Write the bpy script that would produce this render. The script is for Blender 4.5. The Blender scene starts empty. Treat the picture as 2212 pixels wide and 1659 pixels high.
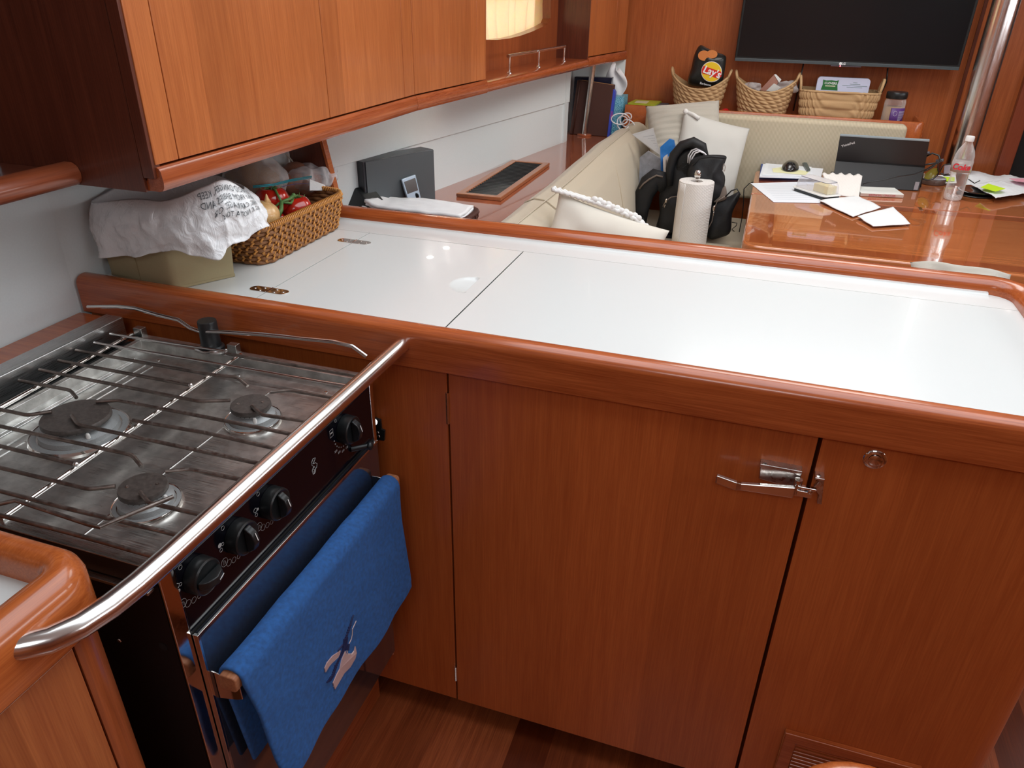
import bpy, bmesh, math, random
from math import sin, cos, pi, radians, sqrt, atan2
from mathutils import Vector, Matrix, noise
random.seed(7)
SC = bpy.context.scene
COL = SC.collection
V = Vector
# ------------------------------------------------------------------ camera
W, H, F = 2212, 1659, 1585.7
CAM = V((0, 0, 1.45))
RC = Matrix.Rotation(radians(17.95), 3, 'Z') @ Matrix.Rotation(radians(61.62), 3, 'X') @ Matrix.Rotation(radians(1.01), 3, 'Z')
cd = bpy.data.cameras.new('camera'); cam = bpy.data.objects.new('camera', cd); COL.objects.link(cam)
cam.matrix_world = Matrix.Translation(CAM) @ RC.to_4x4()
cd.sensor_fit = 'HORIZONTAL'; cd.sensor_width = 36; cd.lens = 36*F/W; cd.clip_start = 0.01
SC.camera = cam
# ------------------------------------------------------------------ exposure
vs = SC.view_settings
vs.view_transform = 'Standard'; vs.look = 'None'; vs.exposure = 0.0; vs.gamma = 1; vs.use_curve_mapping = False
# ------------------------------------------------------------------ world: overcast daylight outside the hatches
wd = bpy.data.worlds.new('world'); SC.world = wd; wd.use_nodes = True
bg = wd.node_tree.nodes['Background']; bg.inputs[0].default_value = (.78, .88, 1, 1); bg.inputs[1].default_value = 1.0
def area(name, loc, sx, sy, power, col, rot=(0, 0, 0)):
    l = bpy.data.lights.new(name, 'AREA'); l.shape = 'RECTANGLE'; l.size = sx; l.size_y = sy; l.energy = power; l.color = col
    o = bpy.data.objects.new(name, l); COL.objects.link(o); o.location = loc; o.rotation_euler = rot; return o
ZC = 2.0     # cabin ceiling
# daylight falling through the three deck hatches and the companionway
HATCH = [(-.65, .95, .5, 1.85, 15.5), (-.2, .7, 2.2, 3.1, 12), (-.25, .45, -.95, -.35, 8)]
for i, (x0, x1, y0, y1, p) in enumerate(HATCH):
    area('hatch_daylight', ((x0+x1)/2, (y0+y1)/2, ZC+.07), x1-x0, y1-y0, p, (1, .95, .87) if i == 1 else (.92, .97, 1))
# the saloon hatch light is tinted warm; no ceiling lamps are built
# ------------------------------------------------------------------ helpers
def at(u, v, x=None, y=None, z=None):
    d = RC @ V(((u-W/2)/F, -(v-H/2)/F, -1))
    k, val = (0, x) if x is not None else (1, y) if y is not None else (2, z)
    return CAM + d*((val-CAM[k])/d[k])
def atp(u, v, p, q):
    d = RC @ V(((u-W/2)/F, -(v-H/2)/F, -1)); n = V((-(q[1]-p[1]), q[0]-p[0], 0))
    return CAM + d*(n.dot(V((p[0], p[1], 0))-V((CAM.x, CAM.y, 0)))/n.dot(d))
class MB:
    def __init__(s): s.v = []; s.f = []
    def add(s, vs_, fs):
        n = len(s.v); s.v += [V(a) for a in vs_]; s.f += [[i+n for i in f] for f in fs]; return s
    def box(s, x0, x1, y0, y1, z0, z1):
        return s.add([(x0,y0,z0),(x1,y0,z0),(x1,y1,z0),(x0,y1,z0),(x0,y0,z1),(x1,y0,z1),(x1,y1,z1),(x0,y1,z1)],
                     [(0,3,2,1),(4,5,6,7),(0,1,5,4),(1,2,6,5),(2,3,7,6),(3,0,4,7)])
    def hexa(s, b, t):
        return s.add(list(b)+list(t), [(3,2,1,0),(4,5,6,7),(0,1,5,4),(1,2,6,5),(2,3,7,6),(3,0,4,7)])
    def slab(s, p, q, depth, z0, z1, off=0):
        "vertical board between xy points p,q; thickness depth to the left side of p->q"
        p = V((p[0], p[1])); q = V((q[0], q[1])); d = (q-p).normalized(); n = V((-d.y, d.x))
        a, b = p+n*off, q+n*off; c, e = b+n*depth, a+n*depth
        L = [a, b, c, e]
        if depth < 0: L = [e, c, b, a]
        return s.hexa([(k.x, k.y, z0) for k in L], [(k.x, k.y, z1) for k in L])
    def prism(s, poly, a, b):
        "poly: list of 3d points, extruded by vector b-a"
        d = V(b)-V(a); n = len(poly)
        P = [V(k) for k in poly]
        nn = V((0,0,0))
        for i in range(n): nn += P[i].cross(P[(i+1) % n])
        if nn.dot(d) > 0: P = P[::-1]
        return s.add(P+[k+d for k in P], [list(range(n)), list(range(2*n-1, n-1, -1))]+[(i, i+n, (i+1) % n+n, (i+1) % n) for i in range(n)])
    def tube(s, path, r, seg=10, closed=False, flat=1.0, up=None):
        P = [V(k) for k in path]; n = len(P); R = r if isinstance(r, (list, tuple)) else [r]*n
        base = len(s.v); prev = None; vs_ = []
        for i in range(n):
            a = P[(i-1) % n] if (closed or i > 0) else P[i]; b = P[(i+1) % n] if (closed or i < n-1) else P[i]
            t = (b-a).normalized() if (b-a).length > 1e-9 else V((0,0,1))
            if prev is None:
                u0 = V(up) if up else (V((0,0,1)) if abs(t.z) < .9 else V((1,0,0)))
                u_ = (u0 - t*u0.dot(t)).normalized()
            else: u_ = (prev - t*prev.dot(t)).normalized()
            prev = u_; w = t.cross(u_)
            for k in range(seg):
                an = 2*pi*k/seg; vs_.append(P[i] + (u_*cos(an) + w*sin(an)*flat)*R[i])
        fs = []
        for i in range(n if closed else n-1):
            j = (i+1) % n
            for k in range(seg):
                l = (k+1) % seg; fs.append((i*seg+k, i*seg+l, j*seg+l, j*seg+k))
        if not closed: fs += [list(range(seg-1, -1, -1)), list(range((n-1)*seg, n*seg))]
        return s.add(vs_, fs)
    def lathe(s, prof, c, seg=32, M=None, sx=1, sy=1):
        vs_ = []; c = V(c); n = len(prof)
        for r, z in prof:
            for k in range(seg):
                a = 2*pi*k/seg; p = V((r*cos(a)*sx, r*sin(a)*sy, z)); vs_.append(c + (M @ p if M else p))
        fs = [(i*seg+k, i*seg+(k+1) % seg, (i+1)*seg+(k+1) % seg, (i+1)*seg+k) for i in range(n-1) for k in range(seg)]
        if prof[0][0] > 1e-6: fs.append(list(range(seg-1, -1, -1)))
        if prof[-1][0] > 1e-6: fs.append(list(range((n-1)*seg, n*seg)))
        return s.add(vs_, fs)
    def grid(s, fn, nu, nv, cu=False, cv=False):
        vs_ = [fn(i/(nu if cu else nu-1), j/(nv if cv else nv-1)) for i in range(nu) for j in range(nv)]
        fs = []
        for i in range(nu if cu else nu-1):
            for j in range(nv if cv else nv-1):
                i2, j2 = (i+1) % nu, (j+1) % nv; fs.append((i*nv+j, i2*nv+j, i2*nv+j2, i*nv+j2))
        return s.add(vs_, fs)
    def ball(s, c, r, seg=20, ring=12, M=None, fn=None):
        r = r if isinstance(r, (tuple, list)) else (r, r, r); c = V(c)
        def g(a, b):
            th = pi*b; ph = 2*pi*a; p = V((sin(th)*cos(ph)*r[0], sin(th)*sin(ph)*r[1], cos(th)*r[2]))
            if fn: p = fn(p)
            return c + (M @ p if M else p)
        return s.grid(g, seg, ring, cu=True)
    def xf(s, M):
        s.v = [M @ k for k in s.v]; return s
ORG = {}
def mesh_of(name, mb, mat, org, smooth):
    me = bpy.data.meshes.new(name); me.from_pydata([k-org for k in mb.v], [], mb.f)
    bm = bmesh.new(); bm.from_mesh(me); bmesh.ops.remove_doubles(bm, verts=bm.verts, dist=1e-6)
    bmesh.ops.recalc_face_normals(bm, faces=bm.faces)
    if smooth:
        for f in bm.faces: f.smooth = True
    bm.to_mesh(me); bm.free()
    if smooth and smooth is not True:
        me.set_sharp_from_angle(angle=radians(smooth))
    me.materials.append(mat); return me
def mods(o, bevel, sub, solid, seg=2):
    if solid: m = o.modifiers.new('solid', 'SOLIDIFY'); m.thickness = solid; m.offset = 0
    if bevel: m = o.modifiers.new('bevel', 'BEVEL'); m.width = bevel; m.segments = seg; m.limit_method = 'ANGLE'; m.angle_limit = radians(40); m.harden_normals = True
    if sub: m = o.modifiers.new('sub', 'SUBSURF'); m.levels = sub; m.render_levels = sub
def obj(name, mb, mat, parent=None, bevel=0, smooth=False, sub=0, solid=0, seg=2):
    if parent is None:
        xs = [k.x for k in mb.v]; ys = [k.y for k in mb.v]; zs = [k.z for k in mb.v]
        org = V(((min(xs)+max(xs))/2, (min(ys)+max(ys))/2, min(zs)))
    else: org = ORG[parent.name]
    if bevel and not smooth: smooth = 50
    o = bpy.data.objects.new(name, mesh_of(name, mb, mat, org, smooth)); COL.objects.link(o)
    mods(o, bevel, sub, solid, seg)
    if parent is None: o.location = org
    else: o.parent = parent
    ORG[o.name] = org; return o
def tag(o, label, cat, group=None):
    o['label'] = label; o['category'] = cat
    if group: o['group'] = group
    return o
def thing(name, label, cat, loc, group=None):
    o = bpy.data.objects.new(name, None); COL.objects.link(o); o.location = V(loc); o.empty_display_size = .02
    ORG[o.name] = V(loc); return tag(o, label, cat, group)
def struct(name, mb, mat, bevel=0, smooth=False, parent=None):
    o = obj(name, mb, mat, parent, bevel, smooth); o['kind'] = 'structure'; return o
def plab(o, label): o['label'] = label; return o
def copy_tree(o, parent=None):
    c = o.copy(); COL.objects.link(c)
    if parent: c.parent = parent
    ORG[c.name] = ORG[o.name]
    for ch in list(o.children): copy_tree(ch, c)
    return c
def frame(origin, xdir, ydir):
    x = V(xdir).normalized(); y = V(ydir); y = (y-x*y.dot(x)).normalized(); z = x.cross(y)
    return Matrix.Translation(V(origin)) @ Matrix((x, y, z)).transposed().to_4x4()
def text(name, s, M, size, mat, parent, depth=.0002, align='CENTER', bold=0, sx=1, shear=0):
    c = bpy.data.curves.new(name, 'FONT'); c.body = s; c.size = size; c.align_x = align; c.align_y = 'CENTER'; c.extrude = depth; c.offset = bold; c.resolution_u = 3; c.shear = shear
    t = bpy.data.objects.new('tmp', c); COL.objects.link(t); bpy.context.view_layer.update()
    me = bpy.data.meshes.new_from_object(t.evaluated_get(bpy.context.evaluated_depsgraph_get()))
    bpy.data.objects.remove(t); bpy.data.curves.remove(c)
    mb = MB(); mb.add([k.co for k in me.vertices], [list(p.vertices) for p in me.polygons]); bpy.data.meshes.remove(me)
    mb.xf(M @ Matrix.Scale(sx, 4, V((1, 0, 0))))
    return obj(name, mb, mat, parent)
def rrect(x0, x1, y0, y1, r, seg=5):
    out = []
    for cx, cy, a0 in ((x1-r, y1-r, 0), (x0+r, y1-r, 90), (x0+r, y0+r, 180), (x1-r, y0+r, 270)):
        for k in range(seg+1):
            a = radians(a0+90*k/seg); out.append((cx+r*cos(a), cy+r*sin(a)))
    return out
# ------------------------------------------------------------------ materials
def lin(r, g, b):
    f = lambda c: (c/255/12.92) if c/255 <= .04045 else ((c/255+.055)/1.055)**2.4
    return (f(r), f(g), f(b), 1)
def base(name):
    m = bpy.data.materials.new(name); m.use_nodes = True; nt = m.node_tree; return m, nt, nt.nodes['Principled BSDF']
def setp(b, **k):
    for n, v_ in k.items():
        n = {'rough': 'Roughness', 'metal': 'Metallic', 'coat': 'Coat Weight', 'coatr': 'Coat Roughness', 'spec': 'Specular IOR Level', 'trans': 'Transmission Weight', 'ior': 'IOR', 'alpha': 'Alpha', 'sheen': 'Sheen Weight', 'sub': 'Subsurface Weight', 'aniso': 'Anisotropic'}[n]
        b.inputs[n].default_value = v_
def tex(nt, kind, scale=(1, 1, 1), rot=(0, 0, 0), **k):
    tc = nt.nodes.new('ShaderNodeTexCoord'); mp = nt.nodes.new('ShaderNodeMapping'); mp.inputs['Scale'].default_value = scale; mp.inputs['Rotation'].default_value = rot
    nt.links.new(tc.outputs['Object'], mp.inputs[0]); t = nt.nodes.new(kind); nt.links.new(mp.outputs[0], t.inputs['Vector'])
    for a, v_ in k.items(): t.inputs[a].default_value = v_
    return t
def ramp(nt, src, stops):
    r = nt.nodes.new('ShaderNodeValToRGB'); e = r.color_ramp.elements
    while len(e) < len(stops): e.new(.5)
    for i, (p, c) in enumerate(stops): e[i].position = p; e[i].color = c
    nt.links.new(src, r.inputs[0]); return r
def bump(nt, b, src, strength, dist=.001):
    n = nt.nodes.new('ShaderNodeBump'); n.inputs['Strength'].default_value = strength; n.inputs['Distance'].default_value = dist
    nt.links.new(src, n.inputs['Height']); nt.links.new(n.outputs[0], b.inputs['Normal']); return n
def math_(nt, op, a, b_=None):
    n = nt.nodes.new('ShaderNodeMath'); n.operation = op
    for i, q in enumerate((a, b_)):
        if q is None: continue
        if hasattr(q, 'links'): nt.links.new(q, n.inputs[i])
        else: n.inputs[i].default_value = q
    return n.outputs[0]
def mix(nt, f, a, b_, bl='MIX'):
    n = nt.nodes.new('ShaderNodeMix'); n.data_type = 'RGBA'; n.blend_type = bl
    for s, q in ((n.inputs[0], f), (n.inputs[6], a), (n.inputs[7], b_)):
        if hasattr(q, 'links'): nt.links.new(q, s)
        else: s.default_value = q
    return n.outputs[2]
def plain(name, c, rough=.5, bumpy=0, bs=200, var=0, **k):
    m, nt, b = base(name); setp(b, rough=rough, **k)
    if len(c) == 3: c = (*c, 1)
    t = tex(nt, 'ShaderNodeTexNoise', (bs if bumpy else 12,)*3, Detail=3)
    dk = tuple(x*(1-var) for x in c[:3])+(1,)
    r = ramp(nt, t.outputs[0], [(.3, dk), (.7, c)]); nt.links.new(r.outputs[0], b.inputs['Base Color'])
    if bumpy: bump(nt, b, t.outputs[0], bumpy)
    return m
def wood(name, light, dark, grain='z', rough=.3, coat=.35, strips=0, strip_axis='y', sv=.25, fine=90, coatr=.12):
    m, nt, b = base(name); setp(b, rough=rough, coat=coat, coatr=coatr)
    sc = [fine]*3; sc['xyz'.index(grain)] = 2.2
    n1 = tex(nt, 'ShaderNodeTexNoise', sc, Detail=4, Roughness=.6, Distortion=.3)
    sc2 = [14]*3; sc2['xyz'.index(grain)] = .8
    n2 = tex(nt, 'ShaderNodeTexNoise', sc2, Detail=3)
    s = math_(nt, 'ADD', math_(nt, 'MULTIPLY', n1.outputs[0], .6), math_(nt, 'MULTIPLY', n2.outputs[0], .4))
    r = ramp(nt, s, [(.36, dark), (.5, tuple((a+c)/2 for a, c in zip(light, dark))), (.62, light)])
    col = r.outputs[0]
    if strips:
        tc = nt.nodes.new('ShaderNodeTexCoord'); sp = nt.nodes.new('ShaderNodeSeparateXYZ'); nt.links.new(tc.outputs['Object'], sp.inputs[0])
        q = math_(nt, 'FLOOR', math_(nt, 'DIVIDE', math_(nt, 'ADD', sp.outputs['xyz'.index(strip_axis)], 7.03), strips))
        wn = nt.nodes.new('ShaderNodeTexWhiteNoise'); wn.noise_dimensions = '1D'; nt.links.new(q, wn.inputs['W'])
        rr = ramp(nt, wn.outputs[0], [(0, (1-sv, 1-sv*1.2, 1-sv*1.4, 1)), (1, (1+sv*.3, 1+sv*.3, 1+sv*.3, 1))])
        col = mix(nt, 1.0, col, rr.outputs[0], 'MULTIPLY')
    nt.links.new(col, b.inputs['Base Color']); bump(nt, b, n1.outputs[0], .05); return m
def steel(name, c=(.62, .61, .6), rough=.2, brushed=None, dirty=0):
    m, nt, b = base(name); setp(b, metal=1, rough=rough)
    sc = (40, 40, 40) if not brushed else {'x': (4, 300, 300), 'y': (300, 4, 300), 'z': (300, 300, 4)}[brushed]
    t = tex(nt, 'ShaderNodeTexNoise', sc, Detail=3)
    r = ramp(nt, t.outputs[0], [(.3, (rough*.7,)*3+(1,)), (.7, (rough*1.4,)*3+(1,))]); nt.links.new(r.outputs[0], b.inputs['Roughness'])
    t2 = tex(nt, 'ShaderNodeTexNoise', (9, 9, 9), Detail=5)
    r2 = ramp(nt, t2.outputs[0], [(.35, tuple(x*(1-dirty) for x in c)+(1,)), (.65, c+(1,))]); nt.links.new(r2.outputs[0], b.inputs['Base Color'])
    return m
def glass(name, c=(1, 1, 1), rough=.02, alpha=.25, ior=1.45):
    "thin clear plastic or glass: mostly see-through with a glossy skin"
    m = bpy.data.materials.new(name); m.use_nodes = True; nt = m.node_tree; nt.nodes.clear()
    out = nt.nodes.new('ShaderNodeOutputMaterial'); mx = nt.nodes.new('ShaderNodeMixShader'); tr = nt.nodes.new('ShaderNodeBsdfTransparent'); pb = nt.nodes.new('ShaderNodeBsdfPrincipled')
    tr.inputs[0].default_value = (*c, 1); pb.inputs['Base Color'].default_value = (*c, 1); pb.inputs['Roughness'].default_value = rough; pb.inputs['Coat Weight'].default_value = .5
    lw = nt.nodes.new('ShaderNodeLayerWeight'); lw.inputs[0].default_value = .35
    f = math_(nt, 'MINIMUM', math_(nt, 'ADD', math_(nt, 'MULTIPLY', lw.outputs['Facing'], .75), alpha), .95)
    nz = tex(nt, 'ShaderNodeTexNoise', (60, 60, 60), Detail=3); bump(nt, pb, nz.outputs[0], .25, .002)
    nt.links.new(f, mx.inputs[0]); nt.links.new(tr.outputs[0], mx.inputs[1]); nt.links.new(pb.outputs[0], mx.inputs[2]); nt.links.new(mx.outputs[0], out.inputs[0]); return m
LT = (.50, .155, .045, 1); DK = (.30, .075, .02, 1)
M_cabA = wood('cherry_cabinet_doors', (.54, .165, .046, 1), (.40, .105, .027, 1), 'z', strips=.085, strip_axis='y', sv=.22)
M_wood = wood('cherry_panel', (.58, .145, .032, 1), (.46, .100, .020, 1), 'z', strips=.16, strip_axis='x', sv=.15, rough=.38, coat=.12)
M_woodx = wood('cherry_rail_x', (.50, .120, .030, 1), (.31, .060, .014, 1), 'x', rough=.25, coat=.5)
M_woody = wood('cherry_rail_y', (.46, .11, .03, 1), (.28, .055, .014, 1), 'y', rough=.25, coat=.5)
M_dark = wood('mahogany_dark', (.17, .045, .022, 1), (.10, .024, .013, 1), 'z', rough=.35, strips=.11, strip_axis='x', sv=.1)  # dark wood, also carries the shade of the wall cabinet's end panel
M_bulk = wood('cherry_bulkhead', (.54, .155, .046, 1), (.38, .095, .025, 1), 'z', strips=.2, strip_axis='x', sv=.2)
M_orange = wood('varnished_orange_wood', (.52, .135, .032, 1), (.36, .078, .017, 1), 'y', rough=.25, coat=.45, coatr=.05)
M_floor = wood('floor_boards', (.34, .085, .026, 1), (.19, .040, .012, 1), 'y', rough=.32, coat=.5, strips=.082, strip_axis='x', sv=.75)
M_white = plain('white_laminate', (.735, .745, .725), .22, .03, 350, .03, coat=.2)
M_hull = plain('white_hull_liner', (.76, .825, .83), .4, .05, 60, .03)
M_ceil = plain('ceiling_vinyl', (.90, .90, .88), .6)
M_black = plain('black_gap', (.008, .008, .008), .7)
M_steel = steel('polished_steel', (.72, .70, .68), .13)
M_rail = plain('brushed_rail_steel', (.86, .84, .82), .2, metal=1)
M_pan = steel('brushed_pan_steel', (.72, .71, .68), .36, 'x', .35)
M_flange = steel('dull_flange_steel', (.55, .55, .53), .28, 'x', .15)
M_boxst = steel('dull_back_steel', (.62, .62, .61), .3, 'y', .1)
M_wire = steel('sooty_grate_wire', (.33, .28, .25), .42, None, .45)
M_worn = steel('worn_latch_steel', (.74, .70, .66), .3, None, .35)
M_chrome = steel('worn_chrome', (.75, .72, .69), .08)
M_cast = plain('aluminium_burner', (.42, .43, .43), .5, .3, 300, .35, metal=.5)
M_cap = plain('burnt_burner_cap', (.085, .068, .06), .42, .1, 40, .45)
M_bplast = plain('black_plastic', (.012, .014, .015), .32, .05, 300)
M_bglass, nt_, b_ = base('black_control_glass'); b_.inputs['Base Color'].default_value = (.003, .003, .006, 1); setp(b_, rough=.12, spec=.35)
M_oven, nt_, b_ = base('mirror_oven_glass'); b_.inputs['Base Color'].default_value = (.02, .022, .03, 1); setp(b_, rough=.06, ior=2.3, coat=.6, coatr=.04)
M_print = plain('grey_print', (.45, .45, .44), .6)
M_printw = plain('white_print', (.8, .8, .78), .6)
M_side = plain('black_stove_side', (.012, .010, .011), .3)
# ================================================================== setting
FZ = .03
HP = [(-1.18, -1.6), (-1.18, .97), (-.973, 2.2), (-.806, 3.195), (-.868, 3.197), (-.868, 3.47), (-.655, 3.615), (-.655, 3.75)]
m = MB(); m.box(-1.4, 1.9, -1.6, 3.8, FZ-.04, FZ); struct('floor', m, M_floor)
# ceiling with openings for the deck hatches
m = MB(); xs = sorted({-1.4, 1.9, *[h[0] for h in HATCH], *[h[1] for h in HATCH]}); ys = sorted({-1.6, 3.8, *[h[2] for h in HATCH], *[h[3] for h in HATCH]})
for i in range(len(xs)-1):
    for j in range(len(ys)-1):
        cx, cy = (xs[i]+xs[i+1])/2, (ys[j]+ys[j+1])/2
        if not any(h[0] < cx < h[1] and h[2] < cy < h[3] for h in HATCH): m.box(xs[i], xs[i+1], ys[j], ys[j+1], ZC, ZC+.05)
struct('ceiling', m, M_ceil)
for i, h in enumerate(HATCH):
    m = MB()
    for a in ((h[0]-.03, h[1]+.03, h[2]-.03, h[2]), (h[0]-.03, h[1]+.03, h[3], h[3]+.03), (h[0]-.03, h[0], h[2], h[3]), (h[1], h[1]+.03, h[2], h[3])): m.box(*a, ZC-.015, ZC)
    struct('window_%d' % (i+2), m, M_hull)
# hull liner behind the galley and the saloon: lower panel set back, upper panel proud, groove between
m = MB()
for a, b in zip(HP[:-1], HP[1:]): m.slab(a, b, .05, FZ, 1.195)
HP2 = [(-1.5, -1.6), (-1.5, .97), (-1.3, 2.2), (-1.1, 3.2), (-1.1, 3.75)]
for a, b in zip(HP2[:-1], HP2[1:]): m.slab(a, b, .05, 1.15, 2.0)
struct('wall_left', m, M_hull)
m = MB(); m.slab((-1.072, 1.61), (-.973, 2.2), -.005, 1.029, 1.19); m.slab((-.973, 2.2), (-.806, 3.195), -.005, 1.029, 1.19); m.slab((-.865, 3.472), (-.662, 3.612), -.005, 1.08, 1.19)
struct('trim_1', m, M_hull, .002)
# TV bulkhead with the doorway at its right
YB = 3.62
m = MB(); m.box(-.75, .985, YB, YB+.05, FZ, 2.0); m.box(.985, 1.9, YB, YB+.05, 1.85, 2.0); struct('wall_back', m, M_bulk)
m = MB(); m.box(.985, 1.9, YB+.06, YB+.1, FZ, 1.9); struct('door_1', m, M_black)  # black sheet stands in for the darkness beyond the open doorway
m = MB(); m.box(.935, .99, YB-.03, YB, FZ, 2.0); struct('trim_2', m, wood('door_frame_wood', (.26, .06, .025, 1), (.2, .04, .017, 1)), .004)
m = MB(); m.box(1.9, 1.95, -1.6, 3.8, FZ, 1.38); m.box(1.9, 1.95, -1.6, 3.8, 1.68, 2.0)
PORT = [(.1, .9), (1.2, 2.0), (2.3, 3.1)]; ye = [-1.6]+[k for p_ in PORT for k in p_]+[3.8]
for a, b in zip(ye[::2], ye[1::2]): m.box(1.9, 1.95, a, b, 1.38, 1.68)
struct('wall_right', m, M_bulk)
M_day, nt_, b_ = base('daylight_port_glass'); b_.inputs['Base Color'].default_value = (.9, .95, 1, 1); b_.inputs['Emission Color'].default_value = (.9, .96, 1, 1); b_.inputs['Emission Strength'].default_value = 6
for k, (a, b) in enumerate(PORT): struct('window_%d' % (k+5), MB().box(1.93, 1.94, a, b, 1.38, 1.68), M_day)
m = MB(); m.box(-1.4, 1.9, -1.65, -1.6, FZ, 2.0); struct('wall_front', m, M_bulk)
# kick board under the stove, meets the peninsula
m = MB(); m.box(-.66, -.62, .40, .985, FZ, .20); m.box(-.622, -.618, .4, .985, .17, .176); struct('baseboard_left', m, M_woody, .002)

# ================================================================== peninsula
XE = .50      # right end
PY0, PY1 = .985, 1.56
CT = .95
pen = thing('galley_peninsula_cabinet', 'long cherry wood peninsula cabinet under the white worktop', 'cabinet', (-.06, 1.27, FZ))
m = MB(); m.box(-1.15, XE-.03, 1.04, PY1-.03, .11, .92); obj('carcass', m, M_wood, pen)
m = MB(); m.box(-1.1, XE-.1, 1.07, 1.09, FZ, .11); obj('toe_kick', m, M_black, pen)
# left filler panel, door, right panel (rounded end)
xL, xD0, xD1 = -.62, -.431, .147
fb = .897   # lower edge of fascia
m = MB(); m.box(-1.17, xD0-.0018, PY0, 1.03, .097, fb); obj('side_panel', m, M_wood, pen, .0012)
d = thing('tmp', 'x', 'x', (0, 0, 0)); bpy.data.objects.remove(d)
door = obj('door', MB().box(xD0+.0015, xD1-.003, PY0-.001, 1.005, .097, fb-.004), M_wood, pen, .0015)
m = MB(); r = .045; poly = [(xD1+.003, PY0, .06), (XE+.035-r, PY0, .06)]+[(XE+.035-r+r*sin(a), PY0+r-r*cos(a), .06) for a in [radians(q) for q in range(10, 91, 10)]]+[(XE+.035, 1.56, .06), (XE+.01, 1.56, .06), (XE+.01, 1.03, .06), (xD1+.003, 1.03, .06)]
m.prism(poly, (0, 0, .06), (0, 0, fb)); obj('end_panel', m, M_wood, pen, smooth=35)
m = MB(); m.box(XE+.0, XE+.02, 1.0, 1.5, FZ, .2)
m = MB(); m.box(-.9, XE, 1.535, 1.56, FZ, .93); obj('back_panel', m, M_wood, pen)
# hinges on the door edge
for z0, z1 in ((.795, .855), (.16, .2)):
    h = obj('hinge', MB().tube([(xD0, PY0-.003, z0), (xD0, PY0-.003, z1)], .0032, 8), M_steel, pen, smooth=40)
# louvred vent low in the end panel
vx0, vx1, vz0, vz1 = .21, .432, .13, .286
m = MB(); w_ = .022
for o4, i4 in (((vx0, vz0, vx1, vz0), (vx1-w_, vz0+w_, vx0+w_, vz0+w_)), ((vx1, vz0, vx1, vz1), (vx1-w_, vz1-w_, vx1-w_, vz0+w_)), ((vx1, vz1, vx0, vz1), (vx0+w_, vz1-w_, vx1-w_, vz1-w_)), ((vx0, vz1, vx0, vz0), (vx0+w_, vz0+w_, vx0+w_, vz1-w_))):
    m.prism([(o4[0], PY0, o4[1]), (o4[2], PY0, o4[3]), (i4[0], PY0, i4[1]), (i4[2], PY0, i4[3])], (0, 0, 0), (0, -.012, 0))
vent = obj('vent_frame', m, M_woodx, pen, .002)
obj('vent_backing', MB().box(vx0+.02, vx1-.02, PY0-.0015, PY0-.0005, vz0+.02, vz1-.02), M_black, vent)
for k in range(12):
    z = vz0+.026+k*.0092
    obj('slat', MB().hexa([(vx0+.02, PY0-.009, z), (vx1-.02, PY0-.009, z), (vx1-.02, PY0-.002, z+.003), (vx0+.02, PY0-.002, z+.003)], [(vx0+.02, PY0-.009, z+.003), (vx1-.02, PY0-.009, z+.003), (vx1-.02, PY0-.002, z+.006), (vx0+.02, PY0-.002, z+.006)]), M_woodx, vent)
# round push button
bx, bz = .223, .87
RY = Matrix.Rotation(pi/2, 3, 'X')
bt = obj('push_button', MB().lathe([(.0155, 0), (.0155, .001), (.0125, .0035), (.0095, .0035), (.0093, .002)], (bx, PY0, bz), 32, RY), M_chrome, pen, smooth=40)
obj('button_cap', MB().lathe([(.009, 0), (.009, .0045), (.006, .0058), (0, .006)], (bx, PY0, bz), 28, RY), M_chrome, bt, smooth=40)
# lever latch on the door and its keeper on the end panel
lt = thing('tmp', 'x', 'x', (0, 0, 0)); bpy.data.objects.remove(lt)
def pt(u, v, dy=0): return at(u, v, y=PY0-dy)
q = [pt(1643, 992), pt(1733, 1008), pt(1724, 1050), pt(1640, 1025)]
pl = obj('latch_plate', MB().prism(q, (0, 0, 0), (0, -.012, 0)), M_worn, door, .0015)
obj('plate_ridge', MB().prism([pt(1643, 990), pt(1733, 1006), pt(1732, 1013), pt(1642, 997)], (0, 0, 0), (0, -.016, 0)), M_worn, pl, .001)
for u, v in ((1652, 1004), (1717, 1018)):
    c = pt(u, v, .013); c.y = .9728; sc_ = obj('screw', MB().lathe([(.0042, 0), (.0038, .0012), (0, .0016)], c, 16, RY), M_wire, pl, smooth=30)
    obj('screw_slot', MB().box(c.x-.0026, c.x+.0026, c.y-.0021, c.y-.001, c.z-.0005, c.z+.0005).box(c.x-.0005, c.x+.0005, c.y-.0021, c.y-.001, c.z-.0026, c.z+.0026), M_black, sc_)
lv = MB()
def ribbon(mb, pts, hw, th):
    "flat lever: list of points, half heights, thickness in y"
    n = len(pts)
    for i in range(n-1):
        a, b = pts[i], pts[i+1]; ha, hb = hw[i], hw[i+1]
        mb.hexa([(a.x, a.y, a.z-ha), (b.x, b.y, b.z-hb), (b.x, b.y+th, b.z-hb), (a.x, a.y+th, a.z-ha)], [(a.x, a.y, a.z+ha), (b.x, b.y, b.z+hb), (b.x, b.y+th, b.z+hb), (a.x, a.y+th, a.z+ha)])
ribbon(lv, [at(1546, 1036, y=.955), at(1590, 1052, y=.948), at(1600, 1053, y=.953), at(1716, 1066, y=.953)], [.007, .007, .006, .0095], .008)
obj('lever', lv, M_chrome, pl, .0018)
c1 = at(1722, 1050, y=.965)
obj('lever_pivot', MB().tube([c1+V((0, 0, .012)), c1-V((0, 0, .014))], .006, 12), M_chrome, pl, smooth=40)
obj('bolt_tongue', MB().box(c1.x, c1.x+.022, .957, .969, c1.z-.012, c1.z-.002).box(c1.x, c1.x+.026, .957, .964, c1.z+.001, c1.z+.005), M_chrome, pl, .001)
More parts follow.
